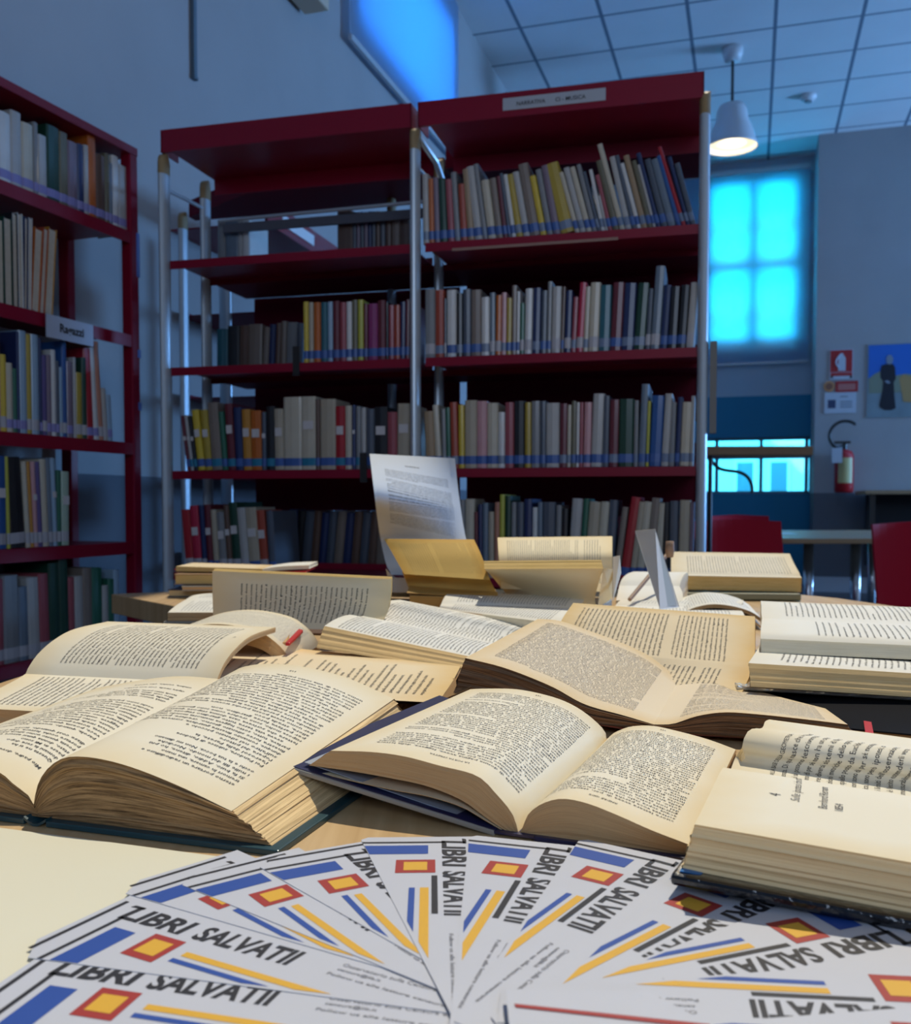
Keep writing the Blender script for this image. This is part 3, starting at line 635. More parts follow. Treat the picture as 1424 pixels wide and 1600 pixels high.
row(MT, mpl(.012), P_('474,475,0,yellow 482,476,0,beige 490,476,0,orange 501,476,0,teal 512,475,0,ltblue 520,474,0,maroon 531,476,0,rose 541,475,0,white 550,472,0,olive 559,472,0,lime 568,478,0,maroon 575,478,0,magenta 590,473,0,maroon 603,476,0,black 607,480,0,rose 616,480,0,rust 625,475,1,navy 633,472,1,maroon'),
    640, SH[1], 'of those right on left bay second shelf', 'books on the second shelf of the left bay', 'b')
row(MT, mpl(.012), P_('290,797,-8,red 303,791,-8,crimson 316,790,-6,navy 324,789,-6,maroon 334,797,-6,beige 343,801,-6,gray 355,790,-7,brown 364,786,-8,dkgreen 377,794,-8,ltgray 390,794,-8,beige 407,798,-8,rust 420,799,-5,slate'),
    431, SH[3], 'on left bay fourth shelf', 'books on the fourth shelf of the left bay', 'bw', stick=.5)
# dim books standing in the rack behind, fore-edges or backs towards the table
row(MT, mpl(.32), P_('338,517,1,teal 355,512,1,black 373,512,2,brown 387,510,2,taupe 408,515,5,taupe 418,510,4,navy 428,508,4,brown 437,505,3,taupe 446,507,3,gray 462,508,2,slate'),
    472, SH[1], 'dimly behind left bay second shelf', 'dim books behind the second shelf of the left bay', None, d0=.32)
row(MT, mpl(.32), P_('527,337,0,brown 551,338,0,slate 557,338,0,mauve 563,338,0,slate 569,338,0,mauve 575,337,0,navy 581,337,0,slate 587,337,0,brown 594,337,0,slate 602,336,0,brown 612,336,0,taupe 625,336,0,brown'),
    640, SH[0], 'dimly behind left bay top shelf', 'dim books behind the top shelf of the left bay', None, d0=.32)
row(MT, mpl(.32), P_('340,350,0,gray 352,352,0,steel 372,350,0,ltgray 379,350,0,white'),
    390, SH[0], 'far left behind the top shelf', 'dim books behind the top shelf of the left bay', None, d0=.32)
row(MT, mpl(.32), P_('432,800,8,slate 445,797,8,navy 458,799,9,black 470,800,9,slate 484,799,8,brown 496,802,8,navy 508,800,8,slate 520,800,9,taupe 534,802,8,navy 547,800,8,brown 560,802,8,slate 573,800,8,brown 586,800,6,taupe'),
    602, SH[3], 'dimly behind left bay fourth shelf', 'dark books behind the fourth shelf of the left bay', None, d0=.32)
# left wall unit rows
LPL = lambda d: ((LA+Vector((-.94, .34))*d).to_tuple(), (.340, .940))
row(LT, LPL(.012), P_('-14,176,0,white 0,178,0,white 20,178,0,ltgray 37,196,0,cream 55,197,0,gray 62,215,0,ltgray 76,200,0,dkgreen 96,211,0,olive 109,225,0,mauve 124,230,0,navy 134,232,0,ltgray 141,215,0,orange 153,245,0,brown 167,245,0,olive 173,260,0,steel 178,248,0,white 188,262,0,ltgray 202,265,0,ltblue'),
    211, LH[0], 'on the top shelf by the left wall', 'books on the top shelf by the left wall', 'll')
row(LT, LPL(.012), P_('-10,342,0,dkgreen 8,342,0,dkgreen 21,336,0,black 30,337,0,white 38,342,4,navy 44,343,6,white 49,357,11,orange 62,357,12,rust 70,357,12,amber'),
    83, LH[1], 'on the second shelf by the left wall', 'books on the second shelf by the left wall', None, flip=True)
row(LT, LPL(.012), P_('-8,520,0,pink 4,555,0,yellow 13,568,0,cream 23,577,0,green 29,520,0,navy 33,518,0,ltblue 45,524,0,gold 52,524,0,ltblue 64,530,0,navy 68,556,0,purple 76,556,0,mauve 83,548,0,white 90,565,0,slate 95,575,0,ltblue 100,535,0,blue 107,566,0,mauve 117,560,0,ltgray 121,583,0,gold 131,560,0,dkgreen 138,546,-6,red 149,546,-10,white 157,537,-10,salmon 164,608,-5,ltgray 171,618,-4,ltblue'),
    178, LH[2], 'on the third shelf by the left wall', 'books on the third shelf by the left wall', 'lw')
row(LT, LPL(.012), P_('-6,712,0,blue 13,714,-2,lime 18,715,-9,black 43,722,-7,cream 50,722,-7,amber 55,722,-5,pink 62,722,-5,purple 69,718,-5,cream 79,716,-5,steel 85,716,-4,ltblue 92,735,0,green 98,737,2,ltgreen'),
    110, LH[3], 'on the fourth shelf by the left wall', 'books on the fourth shelf by the left wall', 'w', stick=.5)
row(LT, LPL(.012), P_('-4,905,0,rose 9,900,-2,gray 34,917,-2,steel 48,903,-3,ltgray 66,897,-3,rose 81,880,-2,dkgreen 97,875,-2,dkgreen 111,902,-1,rose 120,901,0,ltgray 133,888,0,taupe 147,888,0,green 163,915,0,ltgray 172,905,0,green 181,891,0,ltblue'),
    189, LH[4], 'on the fifth shelf by the left wall', 'books on the fifth shelf by the left wall', 'w')
# small black book ends
for px, z, a_ in ((458, SH[1], 'black book end on the left bay second shelf'), (563, SH[2], 'black book end on the left bay third shelf')):
    f = PL(*mpl(0)); p = f(px, 785-(z-EYE)*1500/2.95); a = (Vector(p[:2])-MA) @ ME_
    r = thing('book_end', a_, 'book end', MT((a, 0, z)))
    fbox(MT, a, a+.022, -.003, .0, z-.04, z+.05).build('plate', DARK, parent=r); fbox(MT, a, a+.022, -.003, .16, z+.001, z+.003).build('foot', DARK, parent=r)
# ================================================================ THE FAR SIDE OF THE ROOM
REDC = mat('red_chair', (.48, .004, .022), .6, spec=.2)
BEECH = mat('beech_far', (.45, .30, .16), .4, noise=.1, nscale=6)
STEEL = mat('chrome', (.6, .63, .66), .2, metal=.9)
def chair(name, label, x, y, rz, w=.44, seat=.45, top=.85):
    r = thing(name, label, 'chair', (x, y, 0), 'red chairs round the far table'); r.rotation_euler = (0, 0, rz)
    b = MB(); n = 10
    for i in range(n):                                               # curved back shell
        a0 = -w/2+w*i/n; a1 = a0+w/n; f = lambda a: .05*(1-(2*a/w)**2)
        b.hexa([(a0, .2+f(a0), seat+.03), (a1, .2+f(a1), seat+.03), (a1, .212+f(a1), seat+.03), (a0, .212+f(a0), seat+.03),
                (a0, .25+f(a0), top-.012*abs(2*a0/w)), (a1, .25+f(a1), top-.012*abs(2*a1/w)), (a1, .262+f(a1), top-.012*abs(2*a1/w)), (a0, .262+f(a0), top-.012*abs(2*a0/w))])
    b.build('backrest', REDC, parent=r, local=True)
    b = MB(); b.box(-w/2, w/2, -.22, .22, seat-.012, seat); b.build('seat', REDC, parent=r, local=True, bevel=.01)
    for sx in (-1, 1):
        for sy in (-1, 1):
            b = MB(); b.tube([(sx*.17, sy*.17, seat-.012), (sx*.20, sy*.21, 0)], .011); b.build('leg', STEEL, parent=r, local=True, smooth=True)
    return r
chair('chair', 'red chair beside the bookcase post, nearest of the left pair', 1.56, 4.85, .25, w=.52, top=.86)
chair('chair', 'red chair behind the left end of the far table', 2.33, 7.55, .1, w=.50, top=.85)
chair('chair', 'red chair at the right edge, its back towards the table', 2.10, 4.00, -2.95+math.pi, w=.46, top=.865)
r = thing('reading_table', 'pale wooden table with chrome legs between the red chairs', 'table', (2.35, 6.2, 0))
b = MB(); b.box(1.80, 3.20, 5.45, 7.1, .715, .745); b.build('tabletop', BEECH, parent=r, bevel=.004)
for x, y in ((2.10, 5.7), (2.38, 5.7), (2.1, 6.9), (3.0, 6.9)):
    b = MB(); b.tube([(x, y, 0), (x, y, .715)], .03, seg=14); b.build('leg', STEEL, parent=r, smooth=True)
b = MB(); b.prism([(1.98, 6.2, .7455), (2.2, 6.15, .7455), (2.25, 6.45, .7455), (2.02, 6.5, .7455)], (0, 0, .002))
tag(b.build('paper_sheet', mat('sign_bright', None)), 'white paper sheet lying on the far reading table', 'paper')
r = thing('high_table', 'narrow high wooden counter top on dark scrolled bracket by the low windows', 'table', (1.6, 5.2, 0))
b = MB(); b.box(1.31, 1.86, 5.0, 5.3, EYE+.245, EYE+.292); b.build('tabletop', mat('counter_wood', (.34, .20, .10), .5, noise=.2, nscale=9), parent=r, bevel=.004)
for x in (5.04, 5.26): b = MB(); b.tube([(1.335, x, 0), (1.335, x, EYE+.245)], .012); b.build('leg', DARK, parent=r)
b = MB(); b.tube([(1.35+.16*(1-math.cos(t))*.5+.02*t, 5.1, EYE+.245-.05*t-.02*math.sin(2*t)) for t in np.linspace(0, 3.6, 20)], .009); b.build('bracket', DARK, parent=r)
# wall shelf, extinguisher, signs and poster on the pier
def pier(px, py): f = PL((RW(PU, PV).x, RW(PU, PV).y), (c_, -s_)); return f(px, py)
def pu(px, py):
    p = pier(px, py); return (p[0]*c_-p[1]*s_, p[2])
def PT(q): return RW(q[0], PV-.004+q[1], q[2])
def panel(name, px0, py0, px1, py1, m, off=0, th=.004, parent=None, **k):
    u0, z1 = pu(px0, py0); u1, z0 = pu(px1, py1); b = MB(); b.box(u0, u1, -off-th, -off, z0, z1, T=PT); o = b.build(name, m, parent=parent, **k); return o, (u0, u1, z0, z1)
RS = mat('sign_red', (.42, .015, .02), .5); WS = mat('sign_white_far', (.50, .55, .62), .5)
r = thing('fire_sign', 'red fire extinguisher sign with white pictogram on the grey pier', 'sign', PT((pu(1316, 568)[0], 0, pu(1316, 568)[1])))
panel('plate', 1297, 547, 1333, 592, WS, parent=r); panel('red_field', 1298, 548, 1332, 581, RS, off=.004, th=.001, parent=r)
panel('caption', 1298, 583, 1332, 587, RS, off=.004, th=.001, parent=r); panel('arrow', 1298, 587, 1302, 591, DARK, off=.004, th=.001, parent=r); panel('arrow', 1328, 587, 1332, 591, DARK, off=.004, th=.001, parent=r)
u0, z0 = pu(1310, 580); u1, z1 = pu(1322, 553); b = MB(); um = (u0+u1)/2; w = (u1-u0)/2
b.poly([PT((um+w*a, -.0065, z0+(z1-z0)*c)) for a, c in ((-1, 0), (1, 0), (1, .75), (.6, .9), (.3, .95), (.3, 1.05), (-.3, 1.05), (-.3, .95), (-.6, .9), (-1, .75))]); b.build('pictogram', WS, parent=r)
b = MB(); b.tube([PT((um-w*.3-w*1.3*math.sin(t), -.0065, z0+(z1-z0)*(1-t/3.4))) for t in np.linspace(0, 2.8, 12)], .008, seg=6); b.build('pictogram_hose', WS, parent=r)
r = thing('safety_notice', 'red safety notice with round orange symbol under the fire sign', 'sign', PT((pu(1316, 604)[0], 0, pu(1316, 604)[1])))
panel('plate', 1306, 596, 1341, 612, RS, parent=r); panel('text_panel', 1310, 600, 1337, 609, mat('sign_pink', (.48, .16, .14), .5), off=.004, th=.001, parent=r)
u0, z0 = pu(1296, 604); b = MB()
b.poly([PT((u0+.055*math.cos(t), -.005, z0+.058*math.sin(t))) for t in np.linspace(0, 2*math.pi, 24, endpoint=False)]); b.build('round_symbol', mat('sign_orange', (.55, .25, .10), .5), parent=r)
b = MB(); b.poly([PT((u0+.035*math.cos(t), -.006, z0+.036*math.sin(t))) for t in np.linspace(0, 2*math.pi, 24, endpoint=False)]); b.build('symbol_center', mat('sign_brown', (.25, .10, .06), .5), parent=r)
r = thing('paper_notice', 'white paper notice with small dark square below the red sign', 'notice', PT((pu(1314, 630)[0], 0, pu(1314, 630)[1])))
panel('sheet', 1289, 614, 1338, 645, WS, parent=r); panel('dark_square', 1294, 625, 1306, 638, mat('ink_blue', (.03, .05, .12), .5), off=.004, th=.001, parent=r)
for y in (619, 627, 631, 635): panel('text_line', 1313, y, 1332 if y > 620 else 1325, y+1.5, mat('ink_grey', (.2, .24, .3), .6), off=.004, th=.001, parent=r)
r = thing('poster', 'poster of a black-robed figure under a blue sky on the pier', 'poster', PT((pu(1390, 595)[0], 0, pu(1390, 595)[1])))
_, (u0, u1, z0, z1) = panel('sheet', 1356, 539, 1450, 651, mat('poster_ground', (.20, .27, .30), .5, noise=.25, nscale=6), parent=r)
panel('sky', 1358, 540, 1450, 588, mat('poster_sky', (.01, .14, .55), .5), off=.004, th=.001, parent=r)
def blob(name, pts, m, off): b = MB(); b.poly([PT((pu(x, y)[0], -off, pu(x, y)[1])) for x, y in pts]); return b.build(name, m, parent=r)
blob('hills', [(1358, 592), (1366, 585), (1376, 580), (1390, 590), (1404, 586), (1416, 584), (1450, 588), (1450, 612), (1358, 615)], mat('poster_hill', (.22, .25, .18), .6), .006)
blob('robed_figure', [(1376, 578), (1378, 571), (1385, 569), (1396, 569), (1399, 574), (1400, 592), (1397, 597), (1398, 620), (1400, 638), (1393, 641), (1382, 641), (1376, 637), (1374, 634), (1379, 610), (1380, 596), (1376, 590)], mat('poster_black', (.008, .01, .02), .6), .007)
blob('face', [(1386, 568), (1385, 560), (1388, 555), (1393, 555), (1396, 560), (1395, 567), (1391, 570)], mat('poster_skin', (.22, .26, .32), .6), .008)
blob('hands', [(1382, 596), (1387, 594), (1392, 598), (1388, 600)], mat('poster_skin', None), .008)
blob('ochre_shape', [(1405, 592), (1412, 585), (1420, 588), (1450, 590), (1450, 630), (1412, 628), (1408, 606)], mat('poster_ochre', (.42, .26, .10), .6), .0065)
# extinguisher
ux, zt = pu(1318, 715); _, zb = pu(1318, 770); 
r = thing('fire_extinguisher', 'red fire extinguisher with pale label and curved black hose on the pier', 'fire extinguisher', PT((ux, -.11, zb)))
r.rotation_euler = (0, 0, -YAW); H = (pu(1318, 703)[1]-zb)
b = MB(); b.lathe([(.085, 0), (.095, .015), (.095, H*.86), (.075, H*.95), (.03, H)], (0, 0, 0), seg=24); b.build('cylinder', mat('ext_red', (.42, .008, .012), .3, coat=.4), parent=r, local=True, smooth=True)
b = MB(); sg_ = 10
for k in range(sg_):
    a0 = -2.3+1.6*k/sg_; a1 = a0+1.6/sg_; R0 = .0965; b.quad((R0*math.cos(a0), R0*math.sin(a0), H*.22), (R0*math.cos(a1), R0*math.sin(a1), H*.22), (R0*math.cos(a1), R0*math.sin(a1), H*.80), (R0*math.cos(a0), R0*math.sin(a0), H*.80))
b.build('label', mat('ext_label', (.50, .42, .18), .5), parent=r, local=True)
b = MB(); b.box(-.13, -.03, -.135, -.125, H*.68, H*1.02); b.build('hanging_tag', WS, parent=r, local=True)
b = MB(); b.lathe([(.028, H), (.028, H+.05), (.012, H+.06)], (0, 0, 0), seg=12); b.box(-.10, .06, -.012, .012, H+.06, H+.085); b.build('valve', DARK, parent=r, local=True)
b = MB(); b.tube([(-.02, -.02, H+.03)]+[(-.03-.15*math.sin(t)+.03, -.05, H+.14-.15*math.cos(t)) for t in np.linspace(.5, 3.9, 20)], .016); b.build('hose', DARK, parent=r, local=True, smooth=True)
r = thing('side_desk', 'wooden desk with dark underside against the pier at right', 'desk', RW(1.35, PV-.9, 0))
b = MB(); b.box(1.05, 2.9, -1.0, -.05, 1.03, 1.065, T=PT); b.build('desk_top', BEECH, parent=r)
b = MB(); b.box(1.15, 2.85, -.16, -.06, .30, 1.03, T=PT); b.build('back_panel', mat('panel_black', (.012, .014, .018), .6), parent=r)
for u in (1.10, 2.7): b = MB(); b.box(u, u+.05, -.9, -.85, 0, 1.03, T=PT); b.build('leg', DARK, parent=r)
# ================================================================ THE READING TABLE
def woodmat():
    m = bpy.data.materials.new('beech'); m.use_nodes = True; nt = m.node_tree; N = nt.nodes; L = nt.links; b = N['Principled BSDF']; b.inputs['Roughness'].default_value = .38
    tc = N.new('ShaderNodeTexCoord'); mp = N.new('ShaderNodeMapping'); mp.inputs['Scale'].default_value = (60, 3, 3); mp.inputs['Rotation'].default_value = (0, 0, .35); L.new(tc.outputs['Object'], mp.inputs[0])
    n = N.new('ShaderNodeTexNoise'); n.inputs['Scale'].default_value = 1.2; n.inputs['Detail'].default_value = 6; n.inputs['Distortion'].default_value = .4; L.new(mp.outputs[0], n.inputs['Vector'])
    cr = N.new('ShaderNodeValToRGB'); cr.color_ramp.elements[0].color = (.52, .33, .15, 1); cr.color_ramp.elements[1].color = (.66, .46, .24, 1); cr.color_ramp.elements[0].position = .3; cr.color_ramp.elements[1].position = .7
    L.new(n.outputs['Fac'], cr.inputs[0]); L.new(cr.outputs[0], b.inputs['Base Color']); return m
BE = woodmat()
r = thing('reading_table', 'pale beech reading table covered with open books', 'table', (0, 1.2, 0))
poly = [(-.60, .12), (1.0, .12), (1.0, 1.35), (.80, 2.0), (.66, 2.22), (-.55, 2.185), (-.752, 2.09), (-.545, 1.85), (-.40, 1.66), (-.46, 1.35), (-.50, 1.12)]
b = MB(); b.prism([(x, y, TAB-.042) for x, y in poly], (0, 0, .042)); b.build('tabletop', BE, parent=r, bevel=.002)
for x, y in ((-.5, .3), (.85, .3), (.6, 2.0), (-.5, 2.0)):
    b = MB(); b.tube([(x, y, 0), (x, y, TAB-.042)], .025, seg=16); b.build('leg', STEEL, parent=r, smooth=True)
PC = paper('paper_cream', (.80, .73, .57)); PW = paper('paper_white', (.80, .78, .70), .06); PT_ = paper('paper_tan', (.78, .64, .42), .2); PY = paper('paper_yellow', (.64, .42, .12), .2)
PG = paper('paper_warmcream', (.84, .72, .48), .1)
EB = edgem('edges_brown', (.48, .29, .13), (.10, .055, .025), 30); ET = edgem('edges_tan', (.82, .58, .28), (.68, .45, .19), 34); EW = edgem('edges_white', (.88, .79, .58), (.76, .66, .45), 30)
ED = edgem('edges_dark', (.26, .15, .08), (.08, .045, .025), 30); EG = edgem('edges_grey', (.66, .42, .20), (.52, .32, .15), 60); EY = edgem('edges_yellow', (.72, .50, .20), (.58, .38, .12), 24)
def UV2(m): v = Vector((1, m)).normalized(); return np.array([v.x, v.y, 0]), np.array([-v.y, v.x, 0])
def lerp(a, b, t): return a*(1-t)+b*t
# --- book 1: teal hardcover at left front -------------------------------------------------
e, n = UV2(-.324); A = G(75, 1288, 0); f0 = PL(A, e); f1 = PL(A+n*.25, e)
r = thing('open_book', 'thick teal-covered hardcover lying open at the left front, brown page edges', 'book', tuple(G(60, 1280, 0)))
pn = np.array([f0(*q) for q in ((52.7, 1257), (58, 1229), (70, 1206), (91, 1188), (116, 1182), (158, 1186), (211, 1200.6), (281, 1228.7), (361.7, 1267.3))])
pf = np.array([f1(*q) for q in ((353, 1068), (362, 1052), (380, 1042), (419, 1037), (470, 1041), (520, 1052), (560, 1066), (616, 1092))])
def basefrom(P, ca, cb, z=.004, pw=1.0):
    """straight base line from ca to cb, sampled like P"""
    L = np.concatenate([[0], np.cumsum(np.linalg.norm(np.diff(P, axis=0), axis=1))]); t = (L/L[-1])**pw
    Q = ca[None]*(1-t)[:, None]+cb[None]*t[:, None]; Q[:, 2] = TAB+z; return Q
c0 = f0(60, 1275); c1 = f0(425, 1329)
nb = basefrom(pn, c0, c1); fb_ = nb+n*.25; fbb = basefrom(pf, c0+n*.25, c1+n*.25)
own = ['eterno portare un radiodiffuso e', 'tremori In camera, una mano', 'Si fa buio. Addio, ditene, ho pi\u00f9', 'i mille fili del mondo. Nordiche', 'occhi e la tua bocca. Non mi dimeno', '', 'Pei Pandora, subisce di Pandora', "l'aerosol della Parete, la", "l'opera del pittore", "sull'altro nel silenzio piccolo e"]
page_block('right_pages', r, pn, pf, nb, fbb, PC, EB, [dict(mode='-t', nl=34, x0=.09, x1=.86, y0=.12, y1=.91, own=own, num='113', ragged=False, fill=.72)], K=22, jit=.0012, loose=.0022, fm=edgem('edges_sunlit', (.86, .64, .34), (.46, .30, .14), 30, 1.0))  # fore-edge gets a paler copy of the edge colours, sunlight painted in
pn2 = np.array([f0(*q) for q in ((52.7, 1257), (49, 1248), (40, 1239), (21, 1225), (0, 1207), (-40, 1190), (-90, 1182), (-160, 1190), (-250, 1222))])
pf2 = np.array([f1(*q) for q in ((353, 1068), (345, 1062), (333, 1060), (281, 1056.6), (225, 1062), (151, 1075))])
c2 = f0(-262, 1248)
nb2 = basefrom(pn2, c0, c2); fb2 = basefrom(pf2, c0+n*.25, drop(pf2, .004)[-1])
page_block('left_pages', r, pn2, pf2, nb2, fb2, PC, EB, [dict(mode='t', nl=34, x0=.12, x1=.90, y0=.12, y1=.91, own=['Mio padre, dove', '', 'Questa ne ti ha', 'domani la sera dopo', 'paese in Mi sono'], ragged=True, fill=.72)], K=18, jit=.001, loose=.002)
TEAL = mat('teal_cloth', (.012, .055, .07), .45, coat=.2)
cc = f0(433, 1334); cc[2] = TAB+.004; ca = f0(82, 1290); ca[2] = TAB+.004
slab('back_cover', r, [ca-n*.006, cc-n*.006+e*.004, cc+n*.257+e*.004, ca+n*.257], .0035, TEAL)
cd = c2.copy(); cd[2] = TAB+.004; ce = f0(48, 1286); ce[2] = TAB+.004
slab('front_cover', r, [cd-n*.006-e*.004, ce-n*.006, ce+n*.257, cd+n*.257-e*.004], .0035, TEAL)
b = MB(); sp = []
for k in range(9):
    t = k/8; q = lerp(ce, ca, t)-n*.006; q[2] = TAB+.0045-.0038*math.sin(math.pi*t); sp.append(q)
for i in range(8): b.hexa([sp[i]-[0, 0, .0007], sp[i+1]-[0, 0, .0007], sp[i+1]+n*.26-[0, 0, .0007], sp[i]+n*.26-[0, 0, .0007], sp[i]+[0, 0, .001], sp[i+1]+[0, 0, .001], sp[i+1]+n*.26+[0, 0, .001], sp[i]+n*.26+[0, 0, .001]])
b.build('spine', TEAL, parent=r)
# --- book 2: centre, dark blue hardcover propped on book 1 ---------------------------------
e, n = UV2(-.415); A = G(812, 1308, 0); L = .22; f0 = PL(A, e); f1 = PL(A+n*L, e)
r = thing('open_book', 'open hardcover in the centre front, its navy board propped on the teal book', 'book', tuple(A))
ln = np.array([f0(*q) for q in ((811, 1304), (801, 1272), (776, 1241), (745, 1212), (686, 1196), (633, 1182), (581, 1175), (517, 1173))])
lb_ = np.array([f0(*q) for q in ((811, 1306), (790, 1298), (756, 1275), (721, 1250), (669, 1229), (616, 1217), (546, 1204.6), (483, 1196))])
lf = np.array([f1(*q) for q in ((948, 1156), (945, 1142), (924, 1121), (896, 1102), (861, 1088), (808, 1077), (755, 1076), (735, 1077))])
lfb = lf+(lb_-ln)*np.array([1, 1, 1])
page_block('left_pages', r, ln, lf, lb_, lfb, PC, EG, [dict(mode='t', nl=38, x0=.13, x1=.87, y0=.09, y1=.90, head='LA PORTA STRETTA', num='164', fill=.74)], K=12, jit=.0003)
rn = np.array([f0(*q) for q in ((811, 1304), (817, 1293), (826, 1272), (847, 1256), (878, 1248), (917, 1255), (966, 1274), (1018, 1297), (1078, 1320))])
rf = np.array([f1(*q) for q in ((948, 1156), (957, 1147), (966, 1142), (987, 1135), (1019, 1134), (1054, 1141), (1106, 1155), (1150, 1171))])
rnb = basefrom(rn, f0(812, 1307), f0(1073, 1338), .003); rfb = basefrom(rf, f0(812, 1307)+n*L, drop(rf, .003)[-1], .003)
page_block('right_pages', r, rn, rf, rnb, rfb, PC, EG, [dict(mode='-t', nl=38, x0=.12, x1=.88, y0=.09, y1=.90, head='ANDR\u00c9 GIDE', num='165', fill=.74)], K=12, jit=.0003)
NAVY = mat('navy_board', (.012, .016, .07), .4, coat=.3); GREYB = mat('endpaper_grey', (.30, .33, .38), .6)
t0 = f0(437, 1189)-n*.004; t1 = f0(776, 1302)-n*.004; t1[2] = TAB+.003; t3 = f1(683, 1088)+n*.004; t2 = t1+n*(L+.008)
slab('front_board', r, [t0, t1, t2, t3], .0035, mat('board_grey', (.30, .28, .24), .5), .001)
slab('board_lining', r, [p+np.array([0, 0, .0004]) for p in (t0+e*.001+n*.001, t1+n*.001, t2-n*.001, t3+e*.001-n*.001)], .0004, NAVY, 0)
q = [t0+e*.018+n*.006, t1-e*.004+n*.006, t2-e*.004-n*.006, t3+e*.020-n*.006]
slab('endpaper', r, [p+np.array([0, 0, .0006]) for p in q], .0005, GREYB, 0)
u0 = f0(838, 1309); u0[2] = TAB+.003; u1 = f0(1080, 1342); u1[2] = TAB+.003
slab('back_board', r, [u0-n*.004, u1-n*.004+e*.004, u1+n*(L+.004)+e*.004, u0+n*(L+.004)], .0028, NAVY, .0005)
slab('spine', r, [t1, u0-n*.004, u0+n*(L+.004), t2], .0015, NAVY, 0)
# a single loose leaf under the left pages
s0 = lb_.copy(); s0[:, 2] -= np.array([0, .0005, .002, .004, .006, .007, .006, .003]); sf = lfb.copy(); sf[:, 2] -= np.array([0, .0005, .002, .004, .006, .007, .006, .003])
page_block('flyleaf', r, s0, sf, s0-[0, 0, .0004], sf-[0, 0, .0004], PC, EG, K=1, jit=0)
# --- book 3: right front, black glossy hardcover -------------------------------------------
e, n = UV2(-.40); L = .215; dz = np.array([0, 0, -.012])
near = GL([(1135, 1188, .030), (1131, 1196, .040), (1126, 1206, .0445), (1112, 1235, .0455), (1086, 1288, .044)])
g0 = near[-1]+n*.139; g0[2] = TAB+.026
near[0] = g0; near = np.array([g0, g0-n*.010+[0, 0, .012], near[2], near[3], near[4]])
far = np.array([g0]+[G(*q) for q in ((1150, 1182, .033), (1159, 1170, .040), (1165, 1148, .048), (1176, 1138.6, .050), (1191, 1137.5, .047))])
far = np.concatenate([far, [far[-1]+n*.03-[0, 0, .002], far[-1]+n*.075-[0, 0, .010]]])
r = thing('open_book', 'thick open book with glossy black cover at the right front, chapter title page uppermost', 'book', tuple(G(1060, 1370, 0)))
dn = e*L+dz; bb0 = G(1066, 1357.6, .018)
nbl = lerp(np.array([near[0][0], near[0][1], TAB+.016])[None], bb0[None], (np.linspace(0, 1, 5)**.8)[:, None])
items = [('4', .43, 1-.161, .0038, .0085, dict(bold=.0)), ('Sulle ipotesi che stanno', .40, 1-.206, .070, .0066, dict(shear=.35, bold=-.005)),
         ('Bernhard Riemann', .37, 1-.270, .044, .0065, dict(bold=.0)), ('1854', .37, 1-.305, .012, .0058, dict(bold=.0))]
EB3 = edgem('edges_pale_tan', (.95, .74, .42), (.82, .60, .31), 22, .5)
page_block('near_pages', r, near, near+dn, nbl, nbl+dn, PC, EB3, [dict(mode='-t', kind='text', items=items)], K=16, jit=.0009)
farL = ['IPOTESI ALLA BASE DELLA GEOMETRIA', 'esperienza. Di qui nasce che i rapporti', 'con cui si possono descrivere tali', 'problema di per s\u00e9 non ha un solo', 'stabilire diversi sistemi di fatti', 'le relazioni metriche dello spazio', 'ante \u00e8 quello posto da Euclide, e', 'fatti, non sono di per s\u00e9 necessari', 'empirica, sono per\u00f2 ipotesi; si', "oltre i limiti dell'osservazione,", 'poi se \u00e8 lecito estenderli verso', "l'incommensurabilmente grande e", 'te piccolo.']
it = []
for k, s in enumerate(farL): it.append((s, .05, 1-(.122+k*.0318), (.0022 if k else .0020)*len(s), .0052 if k else .0040, dict(bold=.0)))
page_block('far_pages', r, far, far+dn, drop(far, .016), drop(far+dn, .010), PC, EB3, [dict(mode='t', kind='text', items=it)], K=10, jit=.0006)
BLK = mat('black_gloss', (.008, .008, .010), .12, coat=1.0, bump=.6, bscale=140)
tip = G(1047, 1365, .018); k0 = tip; k1 = tip+e*(L+.015)+dz; w = n*.30
slab('cover', r, [k0, k1, k1+w, k0+w+e*.03], .006, BLK, .002)
slab('blue_endpaper', r, [k0+n*.004+e*.004+[0, 0, .0005], k0+n*.006+e*.014+dz*.07+[0, 0, .0005], k0+n*.13+e*.05+dz*.3+[0, 0, .0005], k0+n*.13+e*.022+[0, 0, .0005]], .0004, mat('blue_endpaper', (.02, .16, .42), .4), 0)
# --- book 4: brown-edged paperback behind the centre book -----------------------------------
e, n = UV2(-.343); A = G(727, 1028, .06); L = .21; f0 = PL(A, e); f1 = PL(A+n*L, e)
r = thing('open_book', 'old paperback with dark brown edges and dense text, open behind the centre book', 'book', tuple(G(1022, 1140, 0)))
ln = np.array([f0(*q) for q in ((1022, 1132), (976, 1139), (913, 1100), (861, 1072), (790, 1044), (727, 1028))]); ln[1][2] = TAB+.018
lf = np.array([f1(*q) for q in ((1062, 1062), (1015, 1025), (966, 1002), (917, 984), (875, 970), (841, 967))])
PB = paper('paper_buff', (.76, .64, .46), .15)
c0 = ln[0].copy(); c0[2] = TAB+.006; cl = G(690, 1086, .024)
lnb = ln.copy(); lnb[:, 2] = np.maximum(TAB+.008, ln[:, 2]-np.array([.004, .012, .022, .028, .032, .034])); lnb[-1][:2] = lerp(lnb[-1][:2], cl[:2], .5); lfb = lf.copy(); lfb[:, 2] = np.maximum(TAB+.008, lf[:, 2]-np.array([.004, .012, .022, .028, .032, .034]))
page_block('left_pages', r, ln, lf, lnb, lfb, PB, ED, [dict(mode='t', nl=46, x0=.12, x1=.90, y0=.09, y1=.90, fill=.86, aspect=.50)], K=14, jit=.0016, loose=.0025, ink=INKF)
